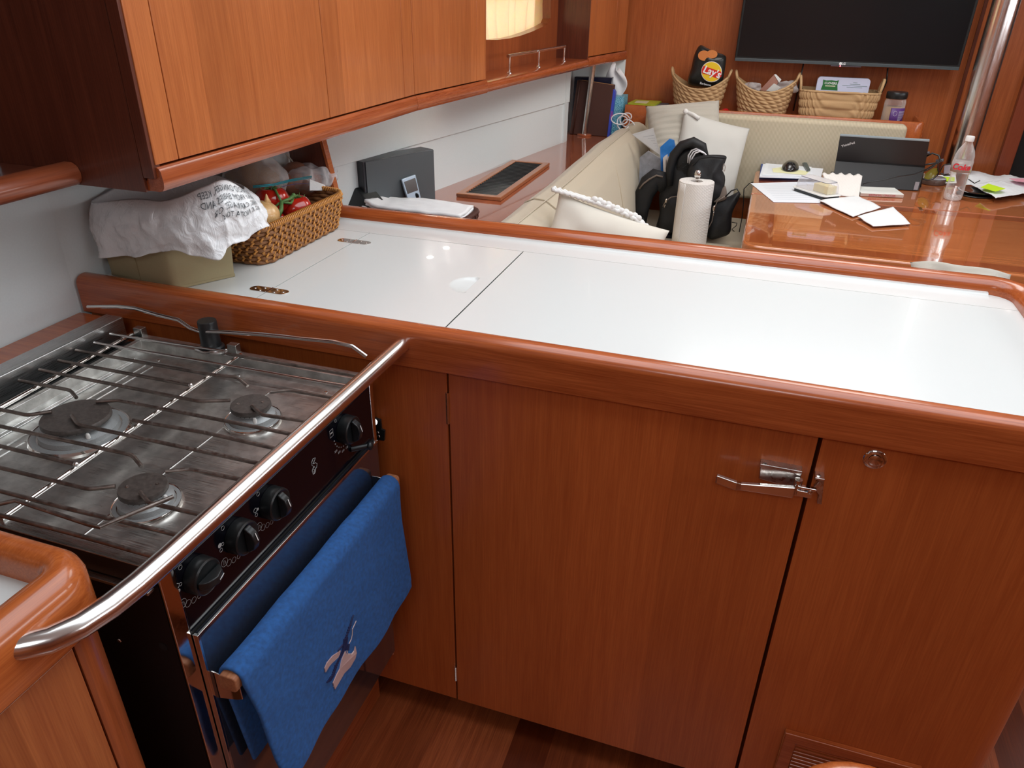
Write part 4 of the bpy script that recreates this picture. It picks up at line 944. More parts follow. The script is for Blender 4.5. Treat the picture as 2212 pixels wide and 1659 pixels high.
wl = scr[0].lerp(scr[2], .76); obj('click_wheel', MB().ball(wl, (.008, .003, .008), 16, 8), M_bplast, mp, smooth=True)
# small black gadget leaning left of the speaker
a4 = [at(742, 420, y=1.78), at(768, 405, y=1.80), at(806, 448, y=1.74), at(785, 446, y=1.72)]
bx_ = obj('black_gadget', MB().prism([at(738, 446, y=1.75), at(745, 424, y=1.77), at(768, 405, y=1.79), at(805, 450, y=1.76), at(800, 460, y=1.75)], (0, 0, 0), (.02, .05, .0)), M_bplast, None, .003); tag(bx_, 'small black gadget leaning beside the grey speaker', 'gadget')
# brown wicker tray with paper napkins
wt = thing('napkin_tray', 'dark brown wicker tray holding a stack of white napkins', 'tray', (-.87, 1.81, SZ))
M_dkrat = plain('dark_rattan', (.13, .045, .03), .45, .4, 250, .4)
basket(wt, -1.0, -.715, 1.755, 1.875, SZ, .040, .006, (M_dkrat, M_dkrat), 3, 44, .004)
for k in range(5):
    z = SZ+.018+k*.0082; a = .02*sin(k*2.3); m = MB()
    m.grid(lambda u_, v_: V((-1.0+.275*u_+a*.3+.004*sin(v_*5), 1.757+.115*v_+a*.2+.002*sin(u_*8), z+.0035*sin(u_*7+k)*v_+.004*(u_ < .05)+nz((u_*8, v_*8, k), 1, .003)+.012*max(0, .15-u_)*(1-v_)*6)), 30, 16)
    nk = obj('napkin', m, plain('napkin_white', (.86, .85, .85), .8, .5, 160, .04) if 'napkin_white' not in bpy.data.materials else bpy.data.materials['napkin_white'], None, smooth=True, solid=.008)
    tag(nk, ('white napkin, %s in the dark wicker tray stack' % ('lowest', 'second from the bottom', 'middle one', 'second from the top', 'topmost')[k]), 'napkin', 'napkins in the wicker tray')
# books, binder and tissues at the far end of the shelf
def standing(name, p4, depth, mat, label, cat, bev=.001):
    "p4: front face corners TL TR BR BL"
    o = obj(name, MB().prism(p4, (0, 0, 0), depth), mat, None, bev); return tag(o, label, cat)
yb = 3.41
standing('dark_book', [at(1241, 166, y=yb), at(1322, 168, y=yb), at(1318, 200, y=yb), V((at(1310, 290, y=yb).x, yb, SZ+.001)), V((at(1233, 285, y=yb).x, yb, SZ+.001))], (0, .035, 0), plain('dark_blue_cover', (.012, .014, .04), .25, 0, 1, .3), 'tall dark blue book standing behind the brown binder', 'book')
yb = 3.365; bb = thing('brown_binder', 'large brown leather binder standing behind the pole', 'binder', (at(1270, 290, y=yb).x, yb, SZ))
q4 = [at(1247, 173, y=yb), at(1325, 184, y=yb+.02), at(1312, 298, y=yb), at(1230, 288, y=yb)]
for k in (2, 3): q4[k].z = SZ+.0008
M_leath = plain('brown_leather', (.085, .028, .018), .45, .35, 300, .25)
obj('cover', MB().prism(q4, (0, 0, 0), (.004, .026, 0)), M_leath, bb, .002)
obj('spine_fold', MB().tube([q4[0]+V((.014, -.002, 0)), q4[3]+V((.016, -.002, .002))], .0035, 8), M_leath, bb, smooth=True)
obj('gilt_edge', MB().tube([q4[0]+V((.02, .002, .001)), q4[1]+V((0, .002, .001))], .0012, 6), plain('gilt', (.4, .2, .08), .4), bb)
q5 = [at(1324, 190, y=3.39), at(1329, 200, y=3.39), at(1316, 297, y=3.36), at(1311, 298, y=3.36)]
for k in (2, 3): q5[k].z = SZ+.001
sb2 = standing('paperback_book', q5, (.0, .03, 0), plain('blue_pink_cover', (.03, .06, .5), .35), 'blue paperback with pink lettering beside the brown binder', 'book', .0005)
text('spine_title', 'STIEG', frame((q5[1]+q5[2])/2-V((.003, .0015, 0)), (q5[2]-q5[1]), (1, 0, 0)), .012, plain('pink', (.8, .08, .3), .5), sb2)
tb = thing('tissue_box', 'turquoise tissue box with white tissue standing by the cable', 'tissue box', (-.62, 3.42, SZ))
yt_ = 3.425; a_, b2_ = at(1322, 209, y=yt_), at(1349, 207, y=yt_+.03)
M_tq, nt_, b_ = base('turquoise_card'); t_ = tex(nt_, 'ShaderNodeTexNoise', (60, 60, 60), Detail=6); r_ = ramp(nt_, t_.outputs[0], [(.4, (.02, .22, .38, 1)), (.6, (.30, .62, .72, 1))]); nt_.links.new(r_.outputs[0], b_.inputs['Base Color'])
obj('box', MB().hexa([(a_.x, yt_, SZ+.001), (b2_.x, yt_+.02, SZ+.001), (b2_.x, yt_+.12, SZ+.001), (a_.x, yt_+.12, SZ+.001)], [(a_.x, yt_, a_.z), (b2_.x, yt_+.02, a_.z), (b2_.x, yt_+.12, a_.z), (a_.x, yt_+.12, a_.z)]), M_tq, tb, .001)
tc_ = V(((a_.x+b2_.x)/2-.012, yt_+.06, a_.z-.004))
obj('tissue', MB().grid(lambda u_, v_: tc_+V(((u_-.5)*(.03+.07*sin(pi*v_))*1.0-.02*v_, .012*sin(u_*9+v_*4)*v_, .125*v_+.02*sin(u_*6)*v_)), 24, 12), plain('tissue_white', (.9, .9, .92), .8), tb, smooth=True, solid=.001)
M_wc = plain('white_cable', (.85, .84, .88), .35)
m = MB(); cc_ = at(1348, 262, y=3.30); cc_.z = max(cc_.z, SZ+.03); P_ = []
for k in range(60):
    a = k*.42; P_.append(cc_+V((.028*cos(a)*(1+.3*sin(k*.2))+.02*sin(k*.11), .02*sin(a*.7), .022*sin(a)+.012*cos(k*.17))))
cb = obj('white_cable', m.tube(P_, .0028, 6), M_wc, None, smooth=True); tag(cb, 'tangled white cable beside the turquoise tissue box', 'cable')

# ================================================================== sofa
M_cush = plain('cream_upholstery', (.60, .51, .375), .85, .5, 500, .10, sheen=.3); M_rib, nt_, b_ = base('ribbed_cream_fabric'); setp(b_, rough=.9)
t_ = tex(nt_, 'ShaderNodeTexWave', (60, 60, 1.5), Scale=1.0, Distortion=.6); t4 = tex(nt_, 'ShaderNodeTexNoise', (500, 500, 200), Detail=2)
r_ = ramp(nt_, math_(nt_, 'ADD', math_(nt_, 'MULTIPLY', t_.outputs[1], .5), math_(nt_, 'MULTIPLY', t4.outputs[0], .5)), [(.2, (.46, .385, .26, 1)), (.75, (.70, .62, .47, 1))]); nt_.links.new(r_.outputs[0], b_.inputs['Base Color']); bump(nt_, b_, t4.outputs[0], .4)
sofa = thing('corner_sofa', 'cream upholstered corner sofa around the saloon table', 'sofa', (-.2, 2.6, FZ))
def rim_path(y0, y1, n): return [y0+(y1-y0)*i/(n-1) for i in range(n)]
prof = [(-.628, .80), (-.626, .885), (-.612, .915), (-.585, .928), (-.552, .926), (-.52, .905), (-.495, .865), (-.475, .80), (-.455, .72), (-.44, .60), (-.50, .56), (-.60, .56)]
def backf(u_, v_):
    n = len(prof); t = (v_ % 1)*n; i = int(t) % n; f = t-int(t); a, b = prof[i], prof[(i+1) % n]; y = 1.62+1.66*u_
    x, z = a[0]+(b[0]-a[0])*f, a[1]+(b[1]-a[1])*f
    s = 1-.5*max(0, (abs(u_-.5)-.485)/.015)*.2
    if i >= 1 and i < 8: x += nz((y*4, z*4, 2), 1, .006); z += .004*sin(y*5)
    return V((x, y, z))
m = MB().grid(backf, 60, 72, cv=True)
obj('side_back_cushion', m, M_cush, sofa, smooth=True)
m = MB()
for y in (1.98, 2.72): m.tube([V((a+(.0015 if a > -.52 else 0), y, b+.0015)) for a, b in prof[1:10]], .0022, 6)
m.tube([V((-.552+.002, y, .929+.003*sin(y*5))) for y in rim_path(1.63, 3.25, 30)], .0018, 6)
obj('piping', m, M_cush, sofa, smooth=True)
# corner bolster
obj('corner_cushion', MB().ball((-.53, 3.31, .80), (.085, .09, .15), 28, 18), M_cush, sofa, smooth=True)
# seats
def cushion(name, x0, x1, y0, y1, z0, z1, mat, par=None, r=.03):
    return obj(name, MB().box(x0, x1, y0, y1, z0, z1), mat, par, r, seg=4)
cushion('seat_cushion', -.47, -.035, 1.66, 2.93, .45, .58, M_cush, sofa); cushion('seat_cushion', -.47, .95, 2.94, 3.34, .45, .58, M_cush, sofa)
obj('sofa_base', MB().box(-.47, -.06, 1.66, 3.34, FZ, .45).box(-.06, .95, 2.98, 3.34, FZ, .45), M_wood, sofa)
br = obj('rear_backrest', MB().box(-.50, .528, 3.335, 3.40, .66, .998), M_rib, sofa, .018, seg=4)
obj('backrest_panel', MB().box(-.60, .60, 3.405, 3.415, FZ, .93), M_wood, sofa)
# rear shelf with rim behind the sofa
rs = thing('rear_shelf', 'cherry shelf with raised rim below the television holding baskets', 'shelf', (0, 3.52, .94))
obj('shelf_board', MB().box(-.605, .60, 3.44, YB-.001, .945, .96), M_woodx, rs)
rp_ = [(-.605, 3.418), (.565, 3.418)]+[(.565+.035*sin(radians(a)), 3.453-.035*cos(radians(a))) for a in range(15, 91, 15)]+[(.60, YB-.001)]
pr = [(0, .93), (0, .995), (.003, 1.001), (.009, 1.003), (.015, 1.001), (.018, .995), (.018, .93)]
pth = []
for i, p in enumerate(rp_):
    a_, b2_ = rp_[max(0, i-1)], rp_[min(len(rp_)-1, i+1)]; d_ = V((b2_[0]-a_[0], b2_[1]-a_[1])).normalized(); pth.append((p, (-d_.y, d_.x)))
obj('rim', sweep(MB(), pr, pth), M_orange, rs, smooth=45)
obj('rim_step', sweep(MB(), [(-.0, .905), (-.0, .928), (.02, .928), (.02, .905)], pth), M_orange, rs, smooth=45)
# ================================================================== pillows
def pillow(c, xd, yd, w, h, t, nzs=.01, pinch=.06, mfn=None):
    Mx = frame(c, xd, yd)
    def f(side):
        def g(u_, v_):
            x, y = 2*u_-1, 2*v_-1; px = x*(1-pinch*(1-y*y)*0-pinch*abs(x)**6*(1-abs(y)**2)); py = y*(1-pinch*abs(y)**6*(1-abs(x)**2))
            th_ = ((1-abs(x)**3)*(1-abs(y)**3))**.55
            q = V((px*w/2, py*h/2, side*t/2*th_)); k = mfn(x, y) if mfn else 0
            q.z += side*(k*th_**.3); q.z += nz((x*2.2, y*2.2, side+c[0]), 1, nzs)*th_; return Mx @ q
        return g
    return MB().grid(f(1), 40, 40).grid(f(-1), 40, 40)
M_pil = plain('off_white_linen', (.78, .735, .64), .9, .5, 450, .07, sheen=.3); M_pil2 = plain('white_cotton', (.66, .65, .61), .9, .4, 450, .05, sheen=.3); M_knit = plain('cream_knit', (.63, .585, .50), .95, .9, 380, .25, sheen=.3)
TL_, TR_ = at(1189, 416, y=1.86), at(1420, 503, y=1.98)
BL_, BR_ = at(1178, 590, y=1.84), at(1400, 660, y=1.90)
xd = (TR_-TL_)+(BR_-BL_); c = (TL_+TR_+BL_+BR_)/4
p1 = obj('fringed_pillow', pillow(c, xd, TL_-BL_+TR_-BR_, xd.length*.52, (TL_-BL_).length*1.03, .085), M_pil, None, smooth=True); tag(p1, 'off white pillow with pompom fringe just behind the worktop rail', 'pillow')
M_pom = plain('white_tassel', (.88, .87, .84), .9, .6, 300, .08)
m = MB(); E0, E1 = at(1192, 412, y=1.86), at(1405, 488, y=1.97)
for r_i, off in ((0, -.004), (1, .010)):
    m.tube([E0.lerp(E1, k/60)+V((0, off, .004+.006*sin(pi*k/60)+.0016*sin(k*1.9)-.018*max(0, (k-45)/15)**2)) for k in range(61)], [.0055+.0014*sin(k*2.1) for k in range(61)], 7)
obj('knit_trim', m, M_pom, p1, smooth=True)
for k in range(11):
    q = E0.lerp(E1, .42+.045*k)+V((0, .008*(k % 2), .017-.0008*k)); obj('pompom', MB().ball(q, (.0095, .0095, .0085), 14, 10), M_pom, p1, smooth=True)
obj('corner_tuft', MB().ball(at(1402, 505, y=1.965), (.02, .012, .014), 14, 10), M_pom, p1, smooth=True)
a4 = [at(1397, 236, y=3.22), at(1549, 224, y=3.30), at(1556, 345, y=3.2), at(1412, 360, y=3.1)]
c = sum(a4, V((0, 0, 0)))/4; p2 = obj('striped_pillow', pillow(c, a4[1]-a4[0], a4[0]-a4[3], .30, .27, .11, .008, .05, lambda x, y: .008*abs(sin(y*17+.5*sin(x*2)))), M_knit, None, smooth=True); tag(p2, 'cream knitted pillow with raised stripes in the sofa corner', 'pillow')
obj('tassels', MB().tube([at(1478, 240, y=3.17), at(1498, 248, y=3.15), at(1510, 256, y=3.14)], .008, 8).ball(at(1481, 241, y=3.16), .011, 10, 8), M_pom, p2, smooth=True)
a4 = [at(1467, 247, y=3.15), at(1599, 288, y=3.24), at(1590, 430, y=3.14), at(1462, 400, y=3.05)]
c = sum(a4, V((0, 0, 0)))/4; p3 = obj('plain_pillow', pillow(c, (a4[1]-a4[0])+(a4[2]-a4[3]), a4[0]-a4[3]+a4[1]-a4[2], .285, .315, .10, .008, .05), M_pil2, None, smooth=True); tag(p3, 'plain white square pillow leaning behind the backpack', 'pillow')
c = at(2105, 624, y=1.73); p4 = obj('knitted_cushion', pillow(c+V((-.03, 0, 0)), (1, 0, -.02), (0, .8, .6), .20, .10, .075), M_knit, None, smooth=True); tag(p4, 'cream knitted cushion edge showing behind the worktop rail by the table', 'cushion')
obj('near_bench', MB().box(.05, .95, 1.60, 1.95, FZ, .80), M_cush, None, .03, seg=4); tag(bpy.data.objects['near_bench'], 'cream padded bench between the galley peninsula and the table', 'bench')
# ================================================================== backpack and papers on the sofa
M_pack = plain('black_nylon', (.014, .015, .018), .6, .5, 45, .3); M_packl = plain('taupe_lining', (.22, .17, .14), .8, .3, 300, .2); M_zip = steel('zip_steel', (.7, .62, .55), .25)
YP = 3.0
bp = thing('backpack', 'open black backpack stuffed with cables standing on the sofa', 'backpack', (-.24, YP, .58))
def poly3(pts, y): return [at(u, v, y=y) for u, v in pts]
def puffy(pts, y, th, puff, n=10, amp=.010, rings=10):
    """soft bag shape from an outline seen at plane y: dome towards the viewer and a flatter back"""
    P = poly3(pts, y); K = P; N = 64; R_ = [ringpts(K, k/N) for k in range(N)]; c = sum(R_, V((0, 0, 0)))/N; m = MB()
    def g(side):
        def f(a, b):
            p = R_[int(round(a*N)) % N]; s = 1-b; q = c+(p-c)*s; t = (1-s**2.6)**.6
            q = q+V((0, -puff*t if side else th*t, 0)); q += V((nz(q, 14, amp), nz(q+V((5, 0, 0)), 20, amp*1.6)*t, nz(q+V((0, 5, 0)), 14, amp*.5)))*(1 if b > .02 else 0)
            return q
        return f
    m.grid(g(1), N, rings, cu=True); m.grid(g(0), N, rings, cu=True); return m
obj('main_body', puffy([(1418, 505), (1425, 460), (1424, 420), (1440, 385), (1450, 340), (1470, 312), (1500, 303), (1523, 312), (1530, 335), (1545, 350), (1566, 380), (1563, 420), (1572, 460), (1568, 500), (1530, 515), (1470, 517)], YP, .10, .07), M_pack, bp, smooth=True)
obj('hood', MB().tube([at(u, v, y=YP-.05) for u, v in ((1448, 400), (1447, 365), (1456, 335), (1474, 314), (1498, 306), (1518, 316), (1526, 340))], [.012, .016, .018, .018, .018, .016, .01], 12, flat=1.3), M_pack, bp, smooth=True)
obj('opening', puffy([(1468, 390), (1463, 350), (1480, 328), (1505, 326), (1520, 345), (1500, 385)], YP-.055, .01, .004, amp=.002), M_black, bp, smooth=True)
obj('folded_flap', puffy([(1483, 385), (1492, 348), (1512, 337), (1540, 334), (1568, 337), (1566, 352), (1560, 372), (1565, 400), (1560, 430), (1530, 440), (1500, 420)], YP-.085, .03, .035, amp=.009), M_pack, bp, smooth=True)
obj('flap_edge', MB().tube([at(u, v, y=YP-.115) for u, v in ((1496, 356), (1510, 342), (1536, 338), (1567, 341))], .0045, 8), M_pack, bp, smooth=True)
obj('side_pocket', puffy([(1532, 515), (1527, 480), (1532, 452), (1550, 432), (1575, 424), (1597, 414), (1596, 430), (1582, 460), (1578, 500), (1560, 512)], YP-.08, .03, .03, amp=.005), M_pack, bp, smooth=True)
obj('pocket_lining', puffy([(1541, 437), (1552, 418), (1566, 402), (1570, 420), (1566, 432)], YP-.095, .01, .008, amp=.002), M_packl, bp, smooth=True)
obj('pocket_mouth', MB().tube([at(u, v, y=YP-.10) for u, v in ((1567, 425), (1580, 412), (1592, 408), (1599, 420), (1590, 430))], .0025, 8), M_pack, bp, smooth=True)
z1_ = obj('zip', MB().tube([at(u, v, y=YP-.118) for u, v in ((1524, 504), (1538, 478), (1543, 450), (1550, 434), (1566, 424))], .0022, 6), M_packl, bp, smooth=True)
obj('zip_puller', MB().ball(at(1542, 450, y=YP-.122), (.006, .004, .011), 10, 8).tube([at(1542, 457, y=YP-.124), at(1541, 466, y=YP-.124)], .0018, 6), M_zip, z1_, smooth=True)
obj('front_pocket', puffy([(1430, 500), (1427, 460), (1436, 432), (1455, 422), (1480, 425), (1485, 500)], YP-.075, .02, .022, amp=.004), M_pack, bp, smooth=True)
z2_ = obj('zip', MB().tube([at(u, v, y=YP-.102) for u, v in ((1432, 446), (1438, 434), (1450, 426), (1465, 424))], .0022, 6), M_packl, bp, smooth=True)
obj('zip_puller', MB().ball(at(1439, 434, y=YP-.106), (.005, .004, .009), 10, 8).tube([at(1437, 442, y=YP-.106), at(1435, 448, y=YP-.106)], .0018, 6), M_zip, z2_, smooth=True)
obj('shoulder_strap', MB().tube([at(u, v, y=YP-.02) for u, v in ((1384, 482), (1386, 450), (1392, 420), (1404, 397), (1418, 386), (1430, 388), (1438, 410))], [.012, .016, .02, .022, .022, .02, .014], 12, flat=1.9, up=(0, 1, 0)), M_pack, bp, smooth=True)
obj('strap_edge', MB().tube([at(u, v, y=YP-.045) for u, v in ((1381, 408), (1390, 397), (1403, 387), (1418, 379), (1432, 382))], .0035, 8), M_packl, bp, smooth=True)
obj('lower_strap', MB().tube([at(u, v, y=YP-.03) for u, v in ((1385, 470), (1388, 505), (1400, 520))], .013, 10).tube([at(u, v, y=YP-.06) for u, v in ((1424, 490), (1436, 508), (1452, 514))], .014, 10), M_pack, bp, smooth=True)
m = MB()
for k in range(3): m.tube([at(u+k*4, v+k*3, y=YP-.062-.006*k) for u, v in ((1486, 352), (1487, 336), (1494, 325), (1504, 321), (1514, 325), (1521, 334))], .0028, 8)
obj('white_cable', m, M_wc, bp, smooth=True); bpy.data.objects[bp.children[-1].name] if 0 else None
obj('black_cable', MB().tube([at(u, v, y=YP-.07) for u, v in ((1466, 362), (1475, 350), (1484, 356), (1470, 366), (1492, 366))], .0018, 6), M_bplast, bp, smooth=True)
obj('steel_ring', MB().tube([at(1564+4*cos(a)*.6, 362+8*sin(a), y=YP-.10) for a in [2*pi*k/16 for k in range(16)]], .0012, 6, closed=True), M_steel, bp, smooth=True)
# folder, papers, booklets
M_paper = plain('printed_paper', (.82, .86, .92), .7); M_plast = plain('blue_folder', (.04, .22, .62), .3, 0, 1, .2, coat=.4)
def sheet(name, pts, thick, mat, label, cat, lines=None, mats=None, group=None):
    m = MB().prism(pts, (0, 0, 0), thick); o = obj(name, m, mat, None, 0); tag(o, label, cat, group); return o
def lines_on(o, pts, n, mat, off, a0=.12, a1=.88, b0=.2, b1=.8, th=.0011):
    "printed text lines on the quad TL TR BR BL"
    TL, TR, BR, BL = pts[:4]; m = MB(); rn = random.Random(len(o.name)*7+n)
    for k in range(n):
        t = b0+(b1-b0)*k/max(1, n-1); e = a1-(rn.random()*.3 if k % 3 == 2 else rn.random()*.05)
        A = TL.lerp(BL, t).lerp(TR.lerp(BR, t), a0); B = TL.lerp(BL, t).lerp(TR.lerp(BR, t), e); d = (BL-TL).normalized()*th
        m.add([A+off, B+off, B+d+off, A+d+off], [(0, 1, 2, 3)])
    obj('printed_lines', m, mat, o)
M_tl = plain('grey_text', (.30, .36, .44), .8)
q = [at(1365, 290, y=3.06), at(1411, 276, y=3.02), at(1428, 337, y=3.02), at(1405, 322, y=3.05)]
o = sheet('printed_sheet', q, (0, .0015, 0), M_paper, 'white printed sheet sticking out above the backpack strap', 'paper'); lines_on(o, [q[0], q[1], q[2], q[3]], 8, M_tl, V((0, -.0008, 0)), .2, .95, .25, .95)
q = [at(1382, 340, y=3.07), at(1400, 326, y=3.06), at(1430, 345, y=3.05), at(1434, 385, y=3.05), at(1380, 405, y=3.07)]
o = sheet('grey_folder', q, (0, .008, 0), plain('pearl_grey_folder', (.46, .48, .55), .3, 0, 30, .3, coat=.3), 'translucent grey plastic folder left of the backpack', 'folder')
q = [at(1426, 318, y=3.0), at(1446, 300, y=3.02), at(1456, 303, y=3.03), at(1460, 322, y=3.03), at(1448, 392, y=3.03), at(1428, 392, y=3.0)]
o = sheet('blue_folder', q, (0, .012, 0), M_plast, 'bright blue plastic folder standing left of the backpack', 'folder')
for k, (u, col, lb) in enumerate(((1432, (.72, .66, .62), 'cream booklet standing in front of the blue folder'), (1441, (.62, .55, .52), 'beige booklet nearest the backpack hood'))):
    q = [at(u, 341, y=2.985), at(u+5, 336, y=2.985), at(u+7, 396, y=2.985), at(u+2, 396, y=2.985)]; sheet('booklet', q, (.012, .09, 0), plain('booklet%d' % k, col, .6), lb, 'booklet')
# paper towel roll on its holder
rb = at(1487, 528, z=.586); rt = at(1491, 391, y=rb.y)
M_ptw, nt_, b_ = base('embossed_paper_towel'); b_.inputs['Base Color'].default_value = (.84, .81, .78, 1); setp(b_, rough=.9)
t_ = tex(nt_, 'ShaderNodeTexChecker', (26, 26, 26), (0, .78, 0)); t_ = tex(nt_, 'ShaderNodeTexWave', (9, 9, 9), (.3, .8, .2)); t5 = tex(nt_, 'ShaderNodeTexWave', (9, 9, 9), (.3, -.8, .2)); bump(nt_, b_, math_(nt_, 'MULTIPLY', t_.outputs[1], t5.outputs[1]), .22, .003)
rw = .0735*(rb.y/3.0)*.93
rl = thing('paper_towel_roll', 'white paper towel roll on steel holder standing in front of the backpack', 'paper towel', (rb.x, rb.y, .581))
hgt = rt.z-.59; rx = rb.x
obj('roll', MB().lathe([(.022, .592), (rw, .592), (rw*1.01, .60), (rw, .592+hgt-.005), (rw*.985, .592+hgt), (.022, .592+hgt), (.020, .592+hgt-.03), (.0, .592+hgt-.03)], (rx, rb.y, 0), 56), M_ptw, rl, smooth=40)
obj('loose_sheet', MB().grid(lambda a, b: V((rx+(rw+.0025)*cos(-2.6+.5*a), rb.y+(rw+.0025)*sin(-2.6+.5*a), .593+(hgt-.004)*b)), 12, 8), M_ptw, rl, smooth=True, solid=.001)
obj('core', MB().lathe([(.021, 0), (.0212, .0012)], (rx, rb.y, .592+hgt-.008), 24), M_packl, rl)
obj('holder', MB().lathe([(.07, .5805), (.07, .585), (.06, .588), (.005, .589), (.005, .60+hgt), (.009, .604+hgt), (.0125, .613+hgt), (.0125, .622+hgt), (.008, .632+hgt), (0, .635+hgt)], (rx, rb.y, 0), 28), M_steel, rl, smooth=40)
# ================================================================== saloon table
TZ = .80
M_table = wood('glossy_table_cherry', (.58, .19, .06, 1), (.42, .115, .032, 1), 'x', rough=.07, coat=1, coatr=.02, fine=60)
M_tedge = wood('table_inlay_cherry', (.42, .11, .035, 1), (.30, .07, .02, 1), 'y', rough=.07, coat=1, coatr=.02)
tbx = thing('saloon_table', 'glossy cherry folding saloon table strewn with papers', 'table', (.45, 2.7, FZ))
TX0, TX1, TY0, TYs, TY1 = -.012, .96, 2.185, 2.842, 3.27
def plate(x0, x1, y0, y1, z0, z1, r, corners): # rounded selected corners (NW, SW)
    pts = []
    for (cx, cy, sx, sy, rnd) in ((x0, y0, 1, 1, corners[0]), (x1, y0, -1, 1, 0), (x1, y1, -1, -1, 0), (x0, y1, 1, -1, corners[1])):
        if not rnd: pts.append((cx, cy, z0)); continue
        A = {(1, 1): (180, 270), (1, -1): (90, 180)}[(sx, sy)]
        for k in range(7): a = radians(A[0]+(A[1]-A[0])*k/6); pts.append((cx+sx*r+r*cos(a), cy+sy*r+r*sin(a), z0))
    return MB().prism(pts, (0, 0, 0), (0, 0, z1-z0))
lf = obj('near_leaf', plate(TX0, TX1, TY0, TYs-.001, TZ-.034, TZ, .05, (1, 0)), M_table, tbx, .008, seg=4)
lf2 = obj('far_leaf', plate(TX0, TX1, TYs+.001, TY1, TZ-.034, TZ, .05, (0, 1)), M_table, tbx, .004, seg=3)
def band(x0, x1, y0, y1, par): obj('inlay_band', MB().box(x0, x1, y0, y1, TZ, TZ+.0003), M_tedge, par)
band(TX0+.02, TX0+.085, TY0+.04, TYs-.02, lf); band(TX0+.085, TX1, TY0+.02, TY0+.075, lf); band(TX0+.085, TX1, TYs-.07, TYs-.02, lf); band(TX0+.02, TX0+.085, TYs+.02, TY1-.05, lf2)
obj('seam_glint', MB().box(TX0+.01, TX1, TYs-.001, TYs+.001, TZ-.004, TZ+.0002), plain('seam_line', (.55, .22, .14), .2), tbx)
for k in (0,): obj('leaf_hinge', MB().box(.545, .557, TYs-.03, TYs+.012, TZ, TZ+.0012), M_steel, tbx, .0004)
obj('apron', MB().box(TX0+.03, TX1, TY0+.012, TY0+.04, TZ-.12, TZ-.034), M_woodx, tbx, .002)
obj('pedestal', MB().box(.3, .7, 2.55, 3.0, FZ, TZ-.035), M_wood, tbx, .02)
def on(u, v, h=0): return at(u, v, z=TZ+h)
UP = V((0, 0, 1))
M_white2 = plain('bright_paper', (.86, .90, .93), .75, .15, 60, .04)
def flatq(name, px, h, th, mat, label, cat, group=None, sub=0, wob=0):
    P = [on(u, v, h) for u, v in px]
    if wob:
        TL, TR, BR, BL = P[:4]; m = MB().grid(lambda a, b: TL.lerp(TR, a).lerp(BL.lerp(BR, a), b)+UP*(wob*(1+noise.noise(V((a*2.2+u, b*2.2, h*90)))) ), 20, 20); o = obj(name, m, mat, None, smooth=True, solid=th)
    else: o = obj(name, MB().prism(P, (0, 0, 0), (0, 0, th)), mat, None)
    return tag(o, label, cat, group), P
o, P = flatq('printed_page', [(1621, 396), (1775, 392), (1772, 439), (1671, 437)], .001, .0008, M_paper, 'white printed page at the left corner of the table under the butter dish', 'paper')
lines_on(o, P, 9, plain('pale_text', (.55, .62, .68), .8), UP*.0010, .12, .9, .15, .85, .0022)
# notebook pile with loose papers
o, P = flatq('blue_notebook', [(1640, 384), (1774, 388), (1770, 352), (1645, 349)], .004, .012, plain('navy_cover', (.03, .08, .30), .5), 'dark blue notebook under the papers on the table', 'notebook')
o.location.z = TZ+.0005
ptop = []
for k, (px, mt_, lb) in enumerate(((([(1641, 380), (1773, 384), (1776, 352), (1650, 345)]), M_paper, 'stack of white pages on the dark blue notebook'), (([(1646, 377), (1750, 381), (1752, 352), (1655, 344)]), M_white2, 'topmost white page on the blue notebook pile'))):
    P = [at(u, v, z=TZ+.0215+k*.003) for u, v in px]
    for q in P[2:]: q.y = min(q.y, 3.29)
    o = obj('page_stack', MB().prism(P, (0, 0, 0), (0, 0, -.006+.003*k+.0008*k)), mt_, None); tag(o, lb, 'paper'); ptop.append(P)
lines_on(o, [ptop[1][3], ptop[1][2], ptop[1][1], ptop[1][0]], 7, plain('pale_text2', (.6, .66, .72), .8), UP*.0006, .08, .92, .1, .9, .0018)
z3 = TZ+.0252
o = tag(obj('sticky_note', MB().prism([at(u, v, z=z3) for u, v in ((1668, 364), (1690, 361), (1747, 371), (1740, 378), (1670, 372))], (0, 0, 0), (0, 0, .0006)), plain('pale_yellow_note', (.85, .85, .52), .7), None), 'pale yellow note under the computer mouse', 'note')
mc = at(1706, 366, z=z3+.0012)
M_mouse = plain('glossy_black_mouse', (.018, .018, .02), .12, 0, 1, .2, coat=.8)
ms = thing('computer_mouse', 'glossy black computer mouse on the page pile', 'mouse', mc)
def mf(p): return V((p.x*(1+.12*p.y/.05), p.y, max(p.z, 0)*(1+.15*(p.y > 0)*p.y/.05)))
obj('shell', MB().ball(mc, (.033, .050, .035), 36, 22, Matrix.Rotation(-.15, 3, 'Z'), mf), M_mouse, ms, smooth=True)
obj('wheel', MB().ball(mc+V((.004, -.026, .028)), (.0035, .009, .006), 12, 8), M_bplast, ms, smooth=True)
o = tag(obj('usb_stick', MB().hexa([at(u, v, z=z3+.0008) for u, v in ((1743, 371), (1750, 369), (1741, 352), (1733, 355))], [at(u, v, z=z3+.0008)+UP*.006 for u, v in ((1743, 371), (1750, 369), (1741, 352), (1733, 355))]), plain('dark_teal_stick', (.03, .06, .07), .3), None, .001), 'small dark usb stick on the page pile right of the mouse', 'usb stick')
